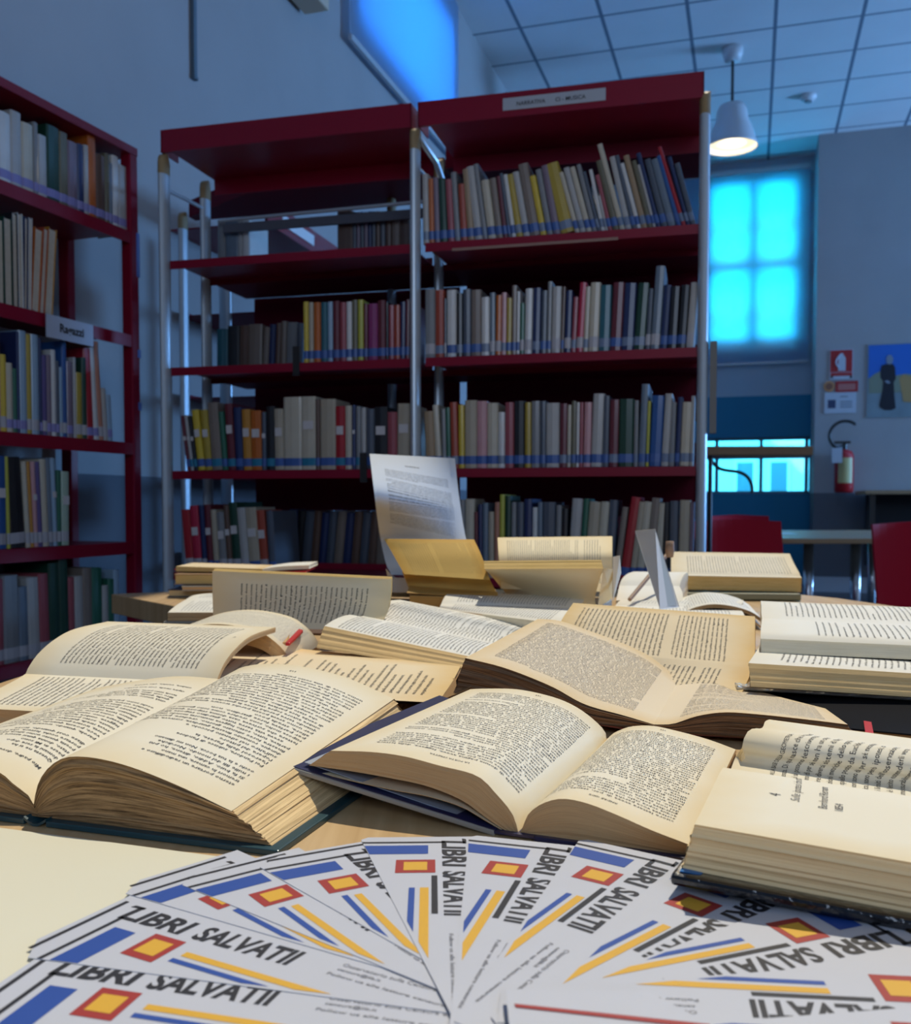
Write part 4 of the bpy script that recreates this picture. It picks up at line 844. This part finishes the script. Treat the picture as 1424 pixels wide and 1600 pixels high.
rn = np.array([f0(*q) for q in ((1022, 1132), (1052, 1131), (1089, 1119), (1134, 1113), (1194, 1117), (1268, 1125), (1325, 1132))])
rf = np.array([f1(1062, 1062), f1(1089, 1060), f1(1125, 1062), f1(1167, 1074), G(1223, 1090, .012), G(1290, 1107, .018)])
rnb = basefrom(rn, c0, G(1342, 1160, .008)); rnb[:, 2] = TAB+.006; rfb = rf.copy(); rfb[:, 2] = TAB+.006
page_block('right_pages', r, rn, rf, rnb, rfb, PB, ED, [dict(mode='-t', nl=46, x0=.10, x1=.88, y0=.09, y1=.90, fill=.86, aspect=.50)], K=14, jit=.0012, loose=.002, ink=INKF)
slab('paper_cover', r, [G(690, 1092, .022), c0-[0, 0, .001], c0+n*L-[0, 0, .001], G(690, 1092, .022)+n*L], .001, mat('paper_cover_red', (.16, .03, .02), .5), 0)
slab('paper_cover', r, [c0, G(1338, 1162, .006), G(1338, 1162, .006)+n*.05, c0+n*L], .001, mat('paper_cover_red', None), 0)
# --- generic book with its spine running left to right ---------------------------------------
def lr_book(name, label, left_near, left_far, m, L, dz, pm, em, base=(0, 0), tn=None, tf=None, th=(None, None), cover=None, K=10, jit=.0006, ink=None, upright=False, flare=0, names=('near_pages', 'far_pages')):
    e, n = UV2(m); D = e*L+np.array([0, 0, dz]); N_ = GL(left_near) if left_near is not None else None; F_ = GL(left_far) if left_far is not None else None
    g = (N_ if N_ is not None else F_)[0]; r = thing(name, label, 'book', (g[0], g[1], TAB))
    if N_ is not None:
        B = drop(N_, base[0], th[0]); B[-1] = B[-1]-n*flare
        page_block(('upright_' if upright else '')+names[0], r, N_, N_+D, B, drop(N_+D, base[0]+min(0, dz) if base[0]+dz > .001 else .001, th[0])-(np.array([[0, 0, 0]]*(len(N_)-1)+[list(n*flare)])), pm, em, tn or [], K=K, jit=jit, ink=ink)
    if F_ is not None:
        page_block(('upright_' if upright else '')+names[1], r, F_, F_+D, drop(F_, base[1], th[1]), drop(F_+D, max(.001, base[1]+min(0, dz)), th[1]), pm, em, tf or [], K=K, jit=jit, ink=ink)
    if cover:
        cm, z, ext = cover; P = N_ if N_ is not None else F_; Q = F_ if F_ is not None else N_
        a = P[-1]-n*(ext+flare); c = Q[-1]+n*ext
        if N_ is None: a = P[0]
        if F_ is None: c = P[0]
        quad = [a-e*ext, a+e*(L+ext), c+e*(L+ext), c-e*ext]
        for q, k in zip(quad, (0, 1, 1, 0)): q[2] = TAB+max(.0015, z+dz*k)
        slab('cover', r, quad, min(.0025, max(.0012, z)), cm, .0004)
    return r, e, n, D
T_ = lambda **k: [dict(**k)]
# book 5/6: left, cream pages with a red cover
r6, e, n, D = lr_book('open_book', 'large open book at the left edge of the pile, bulging cream page, red corner', [(40, 1053, .020), (25, 1062, .023), (-10, 1080, .021), (-60, 1105, .018)],
    [(40, 1053, .020), (45.6, 1041, .027), (60, 1021, .038), (84, 1000, .049), (116, 983, .056), (168.5, 971, .056)], -.2, .215, -.0015, PC, EG, base=(.004, .004),
    tn=T_(mode='-t', nl=30, x0=.1, x1=.88, fill=.7), tf=T_(mode='t', nl=30, x0=.10, x1=.84, y0=.12, y1=.86, fill=.7, num='76'), th=(None, .006), K=4)
slab('cover', r6, [G(446, 1004, .034), G(453, 1004, .034), G(474, 984, .040), G(467, 982, .040)], .004, mat('red_cloth', (.55, .01, .015), .4), .001)
slab('page_edge_corner', r6, [G(420, 1010, .030), G(447, 1003, .032), G(468, 982, .038), G(459, 977.5, .044)], .004, EG, 0)
# book 7: tan leaf of verse
n7 = np.array([G(335, 1075, .014), G(360, 1050, .019), G(390, 1020, .019), G(419, 1001, .018)])-np.array([.055, 0, 0]); f7 = np.array([G(684, 1098, .020), G(697, 1080, .020), G(709, 1062, .018), G(720, 1041, .014)])
r = thing('open_book', 'tan open book of verse under the books at left centre', 'book', tuple(G(500, 1060, 0)))
page_block('pages', r, n7, f7, drop(n7, .002), drop(f7, .002), PT_, EB, [dict(mode='t', nl=30, x0=.12, x1=.88, y0=.06, y1=.86, ragged=True, fill=.66)], K=8, jit=.0025)
slab('cover', r, [G(270, 1085, .0025), G(690, 1102, .0025), G(725, 1041, .0025), G(350, 1000, .0025)], .002, mat('cover_brown', (.12, .06, .03), .6), 0)
for k in range(4):                                                    # lifted leaves at its right end
    a = G(684-0*k, 1096, .016+.002*k); c = G(708+4*k, 1060, .018+.0025*k); q = [a, a+np.array([.012+.005*k, -.004, .004*k]), c+np.array([.016+.006*k, 0, .004*k]), c]
    slab('lifted_leaf', r, q, .0006, EB, 0)
# book 10: white pages, tan fore-edge, centre
r10, *_ = lr_book('open_book', 'thick open book with white text pages and tan fore-edge, centre of the pile', [(563, 964, .046), (546, 960.6, .053), (525, 967, .052), (507, 978, .048)],
    [(563, 964, .046), (573, 959, .045), (581, 955, .047), (590, 946, .053), (602, 939.5, .058), (625, 937, .056)], -.33, .225, -.034, PW, ET, base=(.024, .024),
    tn=T_(mode='-t', nl=40, x0=.05, x1=.86, y0=.06, y1=.94, fill=.66), tf=T_(mode='t', nl=40, x0=.12, x1=.90, y0=.06, y1=.94, fill=.66), K=12, flare=.022)
# book 12: behind it
r = thing('open_book', 'white-paged open book behind the centre pile, below the cream upright book', 'book', tuple(G(800, 948, 0)))
NL = GL([(690, 943, .045), (688, 947, .043), (686, 951, .039)]); NR = GL([(905, 950, .042), (897, 957, .044), (887, 966, .043), (877, 975, .039)]); NL = resample(NL, 4)[0]
page_block('near_pages', r, NL, NR, drop(NL, .004, .03), drop(NR, .004, .03), PW, EW, T_(mode='-t', nl=38, x0=.08, x1=.88, fill=.62), K=6)
FL = GL([(690, 943, .045), (693, 936, .050), (698, 929, .053), (706, 925, .052)]); FR = GL([(905, 950, .042), (909, 943, .047), (914, 937, .051), (920, 932, .052)])
page_block('far_pages', r, FL, FR, drop(FL, .004, .03), drop(FR, .004, .03), PW, EW, T_(mode='t', nl=38, x0=.08, x1=.88, fill=.62), K=6)
# book 13: tan two-column book, right of centre
n13 = np.array([G(858, 1012, .035), G(866, 992, .046), G(880, 965, .062), G(896, 942, .075)]); f13 = np.array([G(1179, 1041, .030), G(1180, 1015, .042), G(1180, 985, .057), G(1180, 963, .068)])
r = thing('open_book', 'tan open book printed in two columns, behind the dense-text paperback', 'book', tuple(G(1100, 1041, 0)))
page_block('far_pages', r, n13, f13, drop(n13, .004, .020), drop(f13, .004, .020), PT_, ET, [dict(mode='t', nl=20, x0=.03, x1=.88, y0=.44, y1=.93, fill=.70), dict(mode='t', nl=12, x0=.03, x1=.88, y0=.13, y1=.40, fill=.70)], K=8)
n13b = np.array([G(858, 1012, .035), G(848, 1035, .020), G(835, 1060, .009)]); f13b = np.array([G(1179, 1041, .030), G(1168, 1064, .020), G(1152, 1098, .007)])
page_block('near_pages', r, n13b, f13b, drop(n13b, .003), drop(f13b, .003), PT_, ET, [dict(mode='-t', nl=34, x0=.05, x1=.86, y0=.13, y1=.93, fill=.70)], K=4)
# book 14b lower / 14 upper at right
SILV = mat('silver_film', (.62, .60, .54), .18, metal=.6, bump=1.0, bscale=90)
rb_, e, n, D = lr_book('open_book', 'open book with crinkled silvery cover at right, under a white one', [(1186, 1012, .040), (1180, 1021, .045), (1170, 1036, .042)], [(1186, 1012, .040), (1192, 1000, .045), (1200, 985, .040)],
    -.10, .25, -.012, PW, ET, base=(.021, .021), tn=T_(mode='-t', nl=32, x0=.1, x1=.9, fill=.6), K=10, flare=.012)
q = [G(1152, 1071, .0185), G(1152, 1071, .0185)+e*.27+[0, 0, -.012], G(1152, 1071, .0185)+e*.27+n*.26+[0, 0, -.012], G(1152, 1071, .0185)+n*.26]
slab('cover', rb_, q, .0045, SILV, .0015)
r14, *_ = lr_book('open_book', 'white-paged open book on top of the silvery one at the right edge', [(1191, 966, .066), (1190, 975, .066), (1189, 988, .063), (1189, 998, .058)],
    [(1191, 966, .066), (1190, 958, .069), (1190, 948, .073), (1189, 939, .075)], -.10, .25, -.008, PW, EW, base=(.044, .050), tn=T_(mode='-t', nl=26, x0=.1, x1=.86, y0=.05, y1=.78, fill=.5), tf=T_(mode='t', nl=34, x0=.15, x1=.95, fill=.55, y0=.05, y1=.9), K=6, flare=.004)
# book below with a red ribbon; its black cover stands in for the shadow
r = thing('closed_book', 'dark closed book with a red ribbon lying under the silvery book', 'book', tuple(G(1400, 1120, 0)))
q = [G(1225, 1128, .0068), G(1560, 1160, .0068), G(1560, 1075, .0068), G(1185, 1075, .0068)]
slab('cover', r, q, .0015, mat('cover_shadow_black', (.008, .008, .010), .9, spec=.1)); slab('page_block', r, [lerp(a, sum(q)/4, .03)-[0, 0, .0015] for a in q], .0035, EB, 0); slab('cover', r, [a-[0, 0, .0050] for a in q], .0015, mat('cover_shadow_black', None))
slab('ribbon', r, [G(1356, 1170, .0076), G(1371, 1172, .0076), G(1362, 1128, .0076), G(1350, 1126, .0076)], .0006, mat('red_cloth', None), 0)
# book 8/9: standing leaf with bulging page in front
r = thing('open_book', 'open book at left centre, one half standing upright with vertical text', 'book', tuple(G(470, 985, 0)))
a0, a1 = G(333, 975, .028), G(333, 890, .1055); m_ = lambda x, y, h: G(x, y, h)
N9 = np.array([G(334, 980, .024), G(333, 960, .042), G(332, 925, .074), G(332, 892, .104)]); F9 = np.array([G(592, 985, .028), G(606, 955, .052), G(611, 930, .073), G(612, 905, .094)])
th9 = np.array([0, .016, .002])
page_block('upright_pages', r, N9, F9, N9+th9, F9+th9, PG, EY, [dict(mode='t', nl=26, x0=.12, x1=.80, y0=.12, y1=.85, fill=.62)], K=6)
c8 = [(500, 1008, .012), (493, 996, .024), (478, 979, .040), (452, 963, .053), (400, 953, .060), (350, 957, .057), (300, 974, .044)]
F8 = GL(c8); N8 = F8+np.array([-.02, -.10, -.006])
page_block('curled_pages', r, N8, F8, drop(N8, .004, .02), drop(F8, .004, .02), PC, EG, [dict(mode='t', nl=26, x0=.15, x1=.88, fill=.62)], K=6, ink=INKF)
slab('cover', r, [G(300, 985, .003), G(600, 992, .003), G(600, 975, .003), G(300, 970, .003)], .002, mat('cover_brown', None), 0)
# book 16: yellow booklet
r = thing('open_booklet', 'yellowed booklet standing half open in front of the white printed sheet', 'booklet', tuple(G(700, 925, 0)))
Nn = GL([(632, 897, .082), (622, 880, .098), (611, 860, .118), (600, 842, .137)]); Ff = GL([(766, 906, .080), (760, 888, .096), (751, 864, .118), (741, 843, .137)])
page_block('upright_back_page', r, Nn, Ff, Nn+[0, .004, 0], Ff+[0, .004, 0], PY, EY, [dict(mode='t', nl=12, x0=.1, x1=.88, y0=.55, y1=.88, fill=.5), dict(mode='t', nl=22, x0=.1, x1=.88, y0=.06, y1=.5, fill=.5)], K=2, ink=mat('ink_yellowed', (.34, .22, .07), .8))
Nn = GL([(629, 893, .084), (634, 905, .070), (641, 922, .056)]); Ff = GL([(765, 904, .080), (770, 914, .068), (776, 926, .056)])
page_block('upright_front_page', r, Nn, Ff, Nn+[0, .012, -.004], Ff+[0, .012, -.004], PY, EY, K=3)
Nn = GL([(641, 924, .055), (700, 927, .054), (775, 931, .052)]); slab('front_cover', r, [G(636, 926, .054), G(778, 934, .050), G(778, 925, .058), G(640, 915, .062)], .0012, mat('cover_ochre', (.42, .24, .06), .5), 0)
slab('stand_foot', r, [G(640, 930, .050), G(775, 934, .050), G(775, 920, .050), G(640, 916, .050)], .048, mat('cover_ochre', None), .002)
# book 17: cream upright book
r = thing('open_book', 'cream paperback standing half open on its spine, yellow fore-edge upwards', 'book', tuple(G(850, 945, 0)))
Nn = GL([(783, 920, .060), (781, 890, .092), (779, 862, .120), (778, 840, .140)]); Ff = GL([(957, 925, .060), (957, 890, .092), (957, 862, .120), (957, 838, .141)])
page_block('upright_back_pages', r, Nn, Ff, Nn+[0, .006, 0], Ff+[0, .006, 0], PG, EY, [dict(mode='t', nl=34, x0=.10, x1=.86, y0=.30, y1=.93, fill=.55), dict(mode='t', nl=7, x0=.10, x1=.86, y0=.10, y1=.26, fill=.55)], K=2)
Nn = GL([(795, 932, .045), (783, 918, .060), (770, 902, .080), (757, 889, .0985)]); Ff = GL([(932, 950, .040), (930, 935, .055), (936, 910, .082), (943, 888, .104)])
tk = np.linspace(.002, .020, 4)[:, None]*np.array([0, 1, .55])[None]
page_block('upright_front_pages', r, Nn, Ff, Nn+tk, Ff+tk, PG, EY, K=7, jit=.0004)
Nn = GL([(932, 950, .04), (938, 925, .062), (950, 893, .097), (960, 895, .096)]); slab('bent_leaf', r, [G(943, 888, .105), G(958, 889, .100), G(957, 935, .050), G(934, 950, .038)], .0008, PG, 0, down=(0, 1, 0))
slab('side_leaf', r, [G(958, 870, .118), G(969, 868, .120), G(971, 895, .092), G(958, 940, .050)], .0008, PW, 0, down=(0, 1, 0))
slab('spine', r, [G(795, 938, .040), G(932, 952, .036), G(957, 935, .044), G(785, 925, .050)], .036, mat('cover_grey', (.35, .32, .26), .6), .002)
# book 15: far right upright page over a tan block
r15, e, n, D = lr_book('open_book', 'tan-edged open book at the far right corner of the table, page standing up', [(1050, 897, .050), (1049, 898.5, .050), (1048, 900, .048)], [(1050, 897, .050), (1049, 890, .058), (1049, 876, .072), (1049, 862, .088)],
    -.10, .262, -.003, PC, EY, base=(.018, .030), tf=T_(mode='t', nl=36, x0=.05, x1=.82, y0=.06, y1=.88, fill=.55), th=(.028, .02), K=7)
slab('cover', r15, [G(1046, 926, .016), G(1046, 926, .016)+e*.262, G(1046, 926, .016)+e*.262+n*.2, G(1046, 926, .016)+n*.2], .014, mat('cover_olive', (.20, .19, .10), .5), .003)
# book 22 / 25: white pages far right
lr_book('open_book', 'flat white-paged open book between the leaning strip and the far right book', [(962, 946, .030), (958, 955, .030), (950, 970, .026)], [(962, 946, .030), (966, 941, .034), (972, 937, .036), (978, 934, .034)],
    -.10, .20, -.002, PW, EW, base=(.003, .003), tn=T_(mode='-t', nl=30, fill=.5), tf=T_(mode='t', nl=30, fill=.5))
r = thing('open_book', 'low open book with an arching dark-edged leaf, right of the leaning strip', 'book', tuple(G(1120, 960, 0)))
N2 = GL([(1062, 962, .020), (1070, 956, .027), (1090, 948, .034), (1115, 944, .038), (1145, 947, .035), (1172, 955, .028), (1190, 966, .018)]); F2 = N2+np.array([.03, .16, .004])
page_block('pages', r, N2, F2, drop(N2, .003, .006), drop(F2, .003, .006), PW, EB, [dict(mode='n', nl=24, fill=.5)], K=4)
page_block('lower_pages', r, N2*np.array([1, 1, 1])-[0, 0, .012], F2-[0, 0, .012], drop(N2-[0, 0, .012], .002, .004), drop(F2-[0, 0, .012], .002, .004), PW, EG, K=3)
lr_book('open_book', 'white open book behind the leaning strip near the far table edge', [(968, 915, .045), (966, 925, .044), (963, 938, .035)], [(968, 915, .045), (972, 905, .055), (980, 897, .060), (990, 893, .058)], -.12, .11, 0, PW, EW, base=(.003, .003))
# leaning strip with its stick
r = thing('leaning_sheet', 'narrow white printed sheet leaning backwards at right, seen almost edge-on', 'paper', tuple(G(1045, 950, 0)))
A_, B_, C_, D_ = G(992.6, 829.3, .155), G(1024.5, 826.5, .160), G(1062, 949, .050), G(1032, 953, .050)
slab('sheet', r, [A_, B_, C_, D_], .0012, mat('sheet_white', (.60, .63, .66), .6), 0, down=(0, 1, 0))
def bil(x, y): return lerp(lerp(A_, B_, x), lerp(D_, C_, x), y)
off = np.array([0, -.0008, 0])
slab('printed_area', r, [bil(.17, .20)+off, bil(.98, .16)+off, bil(.90, .97)+off, bil(.17, .97)+off], .0003, mat('print_grey', (.36, .42, .46), .7), 0, down=(0, 1, 0))
r = thing('easel_stick', 'thin wooden stick propping the narrow leaning sheet', 'stick', tuple(G(985, 935, .04)))
b = MB(); b.tube([G(984, 937, .040), G(1048, 860, .115)], .0035, seg=8); b.build('rod', mat('stick_wood', (.30, .18, .11), .6), parent=r)
b = MB(); b.lathe([(.006, -.012), (.008, 0), (.007, .016)], G(1047, 860, .117), seg=10); b.build('knob', mat('stick_wood', None), parent=r, smooth=True)
# printed A4 sheet standing at the back
r = thing('standing_sheet', 'white printed information sheet standing curved behind the yellowed booklet', 'paper', tuple(G(660, 915, 0)))
lc = GL([(612, 898, .060), (603, 880, .082), (593, 832, .140), (585, 771, .215), (577.7, 709, .295)]); rc = lc+np.array([.171, -.004, -.003]); rc[-1] = G(711, 716, .290); rc[-2] = G(717.5, 775, .213)
page_block('upright_sheet', r, lc, rc, lc+[0, .002, 0], rc+[0, .002, 0], paper('paper_office', (.54, .57, .60), .02), EW, [dict(mode='n', nl=6, x0=.14, x1=.88, y0=.745, y1=.83, fill=.80, cpl=72), dict(mode='n', nl=15, x0=.14, x1=.90, y0=.50, y1=.725, fill=.80, cpl=74), dict(mode='n', nl=10, x0=.14, x1=.90, y0=.34, y1=.48, fill=.80, cpl=78),
    dict(mode='n', kind='text', items=[('INFORMAZIONI', .38, .885, .040, .007, dict(bold=.02))])], K=1, jit=0, nt=44, ns=30, ink=mat('ink_office', (.10, .11, .12), .7))
slab('bent_foot', r, [G(603, 888, .075), G(612, 898, .062), G(641, 916, .045), G(607, 909, .045)], .0008, mat('sheet_white', None), 0)
slab('stand', r, [G(600, 912, .030), G(760, 915, .030), G(760, 906, .060), G(606, 902, .060)], .028, mat('clear_plastic', (.55, .56, .55), .3), .001)
# --- stack and books at the far left ---------------------------------------------------------
def closed(label, quad, th, cm, em, ct=.002, pages_in=.02, name='closed_book'):
    c = sum(quad)/4; r = thing(name, label, 'book', (c[0], c[1], c[2]-th), 'stack of books on the far left corner of the table')
    slab('cover', r, quad, ct, cm, .0005); slab('page_block', r, [lerp(q, c, pages_in)-[0, 0, ct] for q in quad], th-2*ct, em, 0); slab('cover', r, [q-[0, 0, th-ct] for q in quad], ct, cm, .0005); return r
def quadat(px, py, h, wx, wy, ang):
    a = G(px, py, h); e_ = np.array([math.cos(ang), math.sin(ang), 0]); n_ = np.array([-math.sin(ang), math.cos(ang), 0]); return [a, a+e_*wx, a+e_*wx+n_*wy, a+n_*wy]
BRN = mat('cover_kraft', (.40, .24, .12), .6)
closed('dark closed book with navy cover at the bottom of the far left stack', quadat(262, 921, .016, .24, .15, -.03), .016, mat('cover_navy', (.02, .03, .07), .5), ET)
closed('thin grey book second from the bottom of the far left stack', quadat(283, 916, .026, .21, .13, .02), .010, mat('cover_grey', None), EG)
closed('tan paperback in the middle of the far left stack', quadat(272, 897, .050, .26, .15, .0), .022, BRN, EY)
r = thing('open_book', 'open book with red cover edge on top of the far left stack', 'book', tuple(G(300, 890, .05)), 'stack of books on the far left corner of the table')
Nq = np.array([G(275, 885, .064), G(340, 887, .062), G(410, 889, .060)]); Fq = Nq+np.array([.0, .13, .0])
page_block('left_pages', r, Nq, Fq, drop(Nq, .053), drop(Fq, .053), PT_, EY, K=4)
Nq = np.array([G(410, 889, .060), G(440, 885, .064), G(483, 883, .066)]); Fq = Nq+np.array([.0, .13, .0])
page_block('right_pages', r, Nq, Fq, drop(Nq, .053, .008), drop(Fq, .053, .008), PW, EW, K=3)
slab('cover', r, [G(272, 889, .0535), G(478, 893, .0535), G(478, 893, .0535)+np.array([0, .14, 0]), G(272, 889, .0535)+np.array([0, .14, 0])], .0025, mat('red_cloth', None), .0005)
lr_book('open_book', 'small white-paged open book beside the far left stack, behind the upright page', [(290, 937, .030), (275, 946, .025), (262, 957, .019)], [(290, 937, .030), (300, 931, .034), (315, 928, .034), (330, 927, .030)], .0, .15, 0, PW, EG, base=(.005, .005),
    tn=T_(mode='-t', nl=20, fill=.5), tf=T_(mode='t', nl=20, fill=.5), cover=(mat('cover_grey', None), .0045, .006))
# --- cream board at bottom left ---------------------------------------------------------------
q = [G(-130, 1276, .0022), G(420, 1348, .0022), G(420, 1348, .0022)+np.array([-.03, -.30, 0]), G(-130, 1276, .0022)+np.array([-.03, -.30, 0])]
tag(slab('cardboard_sheet', thing('cream_board', 'plain cream cardboard sheet at the bottom left under the leaflets', 'cardboard', tuple(G(100, 1400, 0))), q, .002, mat('cream_board', (.72, .68, .52), .7, noise=.04, nscale=4), .0003))
# --- the fan of leaflets ------------------------------------------------------------------------
LW, LL = .075, .205; TP = math.radians(15)
CP = mat('leaflet_paper', (.54, .55, .60), .5, noise=.03, nscale=30); CK = mat('leaflet_black', (.022, .022, .028), .5); CB = mat('leaflet_blue', (.022, .075, .33), .5)
CR = mat('leaflet_red', (.36, .035, .03), .5); CY = mat('leaflet_yellow', (.72, .40, .04), .5); CG = mat('leaflet_grey', (.22, .22, .24), .6)
def leaflet_proto(variant):
    """local frame: x from the head end towards the pivot, y across (0 = lower tapered edge, LW = text side)"""
    r = thing('leaflet', 'x', 'leaflet', (0, 0, 0), 'fan of printed leaflets')
    b = MB(); tpr = math.tan(TP)*LL
    X0 = -.0115 if variant else -.004; out = [(0, 0, 0), (LL, tpr*.94, 0), (LL, LW, 0), (X0, LW, 0), (X0, .014 if variant else .004, 0)]; b.prism(out, (0, 0, .0004)); b.build('sheet', CP, parent=r, local=True)
    z = .00055; ink = MB()
    def ed(x): return x*math.tan(TP)                                   # lower edge
    def quad(x0, x1, y0, y1, m):
        ya, yb = max(y0, ed(x0)), max(y0, ed(x1))
        if ya < y1: ink.quad((x0, ya, z), (x1, min(yb, y1), z), (x1, y1, z), (x0, y1, z), m)
    quad(.0042, .0066, 0, .050, 0); quad(.0105, .0240, 0, .040, 1)
    if variant: quad(-.0080, -.0055, .006, .064, 0)
    ink.quad((.033, .022, z), (.052, .022, z), (.052, .044, z), (.033, .044, z), 2); ink.quad((.0365, .0265, z+.0001), (.0485, .0265, z+.0001), (.0485, .0395, z+.0001), (.0365, .0395, z+.0001), 3)
    if variant == 0:
        def stripe(x0, x1, y0, y1, m):                                   # clipped to the tapered sheet
            xe = min(x1, y1/math.tan(TP)); xs = min(xe, y0/math.tan(TP)); xs = max(xs, x0)
            ink.poly([(x0, y0, z), (xs, y0, z), (xe, y1, z), (x0, y1, z)], m)
        stripe(.072, .135, .0300, .0332, 1); stripe(.072, .150, .0358, .0404, 3); quad(.056, .104, .0418, .0450, 0)
    else:
        def stripe(x0, x1, y0, y1, m):
            xe = min(x1, y1/math.tan(TP)); xs = max(min(xe, y0/math.tan(TP)), x0)
            ink.poly([(x0, y0, z), (xs, y0, z), (xe, y1, z), (x0, y1, z)], m)
        stripe(.0575, .150, .0265, .0298, 1); stripe(.059, .165, .0328, .0370, 3)
    def txt(s, x, y, w, h, m, bold=.02, shear=0):
        v, t = text_arr(s, bold, shear, 3, 1.0); k = w/v[:, 0].max(); n0 = len(ink.v)
        ink.v += [(x+a*k, y+c*h, z) for a, c in v]; ink.f += [tuple(int(q)+n0 for q in f) for f in t]; ink.m += [m]*len(t)
    # the title: LIBRI SALVATI!  (tall condensed letters, the L swept back over the black line)
    ink.poly([(-.0005, .0600, z), (.0008, .0625, z), (.0080, .0625, z), (.0080, .0604, z)], 0)
    txt('LIBRI', .0030, .0485, .0410, .0185, 0, .034, .10); txt('SALVATII', .0500, .0485, .0570, .0185, 0, .034, .10)
    txt('Osservatorio sulla Censura e', .128, .0590, .050, .0036, 5 if False else 4, .01); txt('censura@lib.it', .128, .0550, .022, .0028, 4); txt('Follow us alle letture censurate', .126, .0500, .062, .0028, 4)
    for f in ink.f: pass
    ink.build('printing', [CK, CB, CR, CY, CG], parent=r, local=True, recalc=False)
    return r
PVT = np.array([.0023, .378])
protos = [leaflet_proto(0), leaflet_proto(1)]
heads = [(-.195, .303, 181, 1), (-.188, .362, 180.3, 1), (-.188, .422, 167, 1), (-.1687, .491, 151.2, 1), (-.143, .502, 142.5, 1), (-.1074, .5265, 132, 1), (-.056, .569, 106.5, 0), (.008, .5736, 88, 0), (.073, .568, 70.5, 0), (.1268, .5306, 58, 0), (.188, .4947, 35.7, 0), (.229, .4235, 9.2, 0), (.222, .3858, 8.5, 0)]
LLAB = ['lowest leaflet at the bottom left corner, mostly blank strip showing', 'leaflet at the lower left end of the fan, title largely readable', 'leaflet above the lowest left one, whole title and red square showing', 'leaflet on the left of the fan showing mostly its blue band, title hidden',
 'leaflet at the upper left of the fan with square and long blue and yellow stripes', 'leaflet left of the upright one, title partly cut off by it', 'left of the two upright leaflets in the middle of the fan',
 'middle leaflet with its title running straight down towards the viewer', 'leaflet right of the middle, tilted, touching the open book behind', 'leaflet whose head lies in the shadow of the black book, upper one',
 'leaflet in the shadow of the black book with SALVATI! readable in front', 'leaflet at the right edge of the fan with yellow stripe and black bar', 'lowest right leaflet at the bottom edge, upside-down bold title']
used = set()
def simp(x, y): return G(712+1500*x/y, 785+300/y, .003+.0004*k)[:2]
for k, (hx, hy, ang, var) in enumerate(heads):
    p0 = simp(hx, hy); p1 = simp(hx-.12*math.cos(math.radians(ang)), hy-.12*math.sin(math.radians(ang)))
    ang = math.degrees(math.atan2(p0[1]-p1[1], p0[0]-p1[0])); hx, hy = p0
    src = protos[var]
    if var not in used: o = src; used.add(var)
    else:
        o = src.copy(); COL.objects.link(o)
        for ch in src.children: c = ch.copy(); COL.objects.link(c); c.parent = o
    a = math.radians(ang); h = (hx, hy)
    o.scale = (.97, .97, 1); o.location = (h[0], h[1], TAB+.0026+.0004*k); o.rotation_euler = (math.radians(0), 0, a+math.pi-TP)
    tag(o, LLAB[k], 'leaflet', 'fan of printed leaflets')
# turned-over leaflet tail with a red rule at the pivot
r = thing('leaflet', 'blank leaflet back with a red rule at the foot of the fan', 'leaflet', (.03, .37, TAB+.012), 'fan of printed leaflets')
q = [G(790, 1545, .0125), G(1010, 1548, .0125), G(1190, 1640, .0125), G(800, 1640, .0125)]
slab('sheet', r, q, .0004, CP, 0); slab('red_rule', r, [G(804, 1568, .0129), G(806, 1573, .0129), G(1100, 1606, .0129), G(1110, 1600, .0129)], .0002, CR, 0)
# hide nothing: drop the helper text object
bpy.data.objects.remove(_fo)
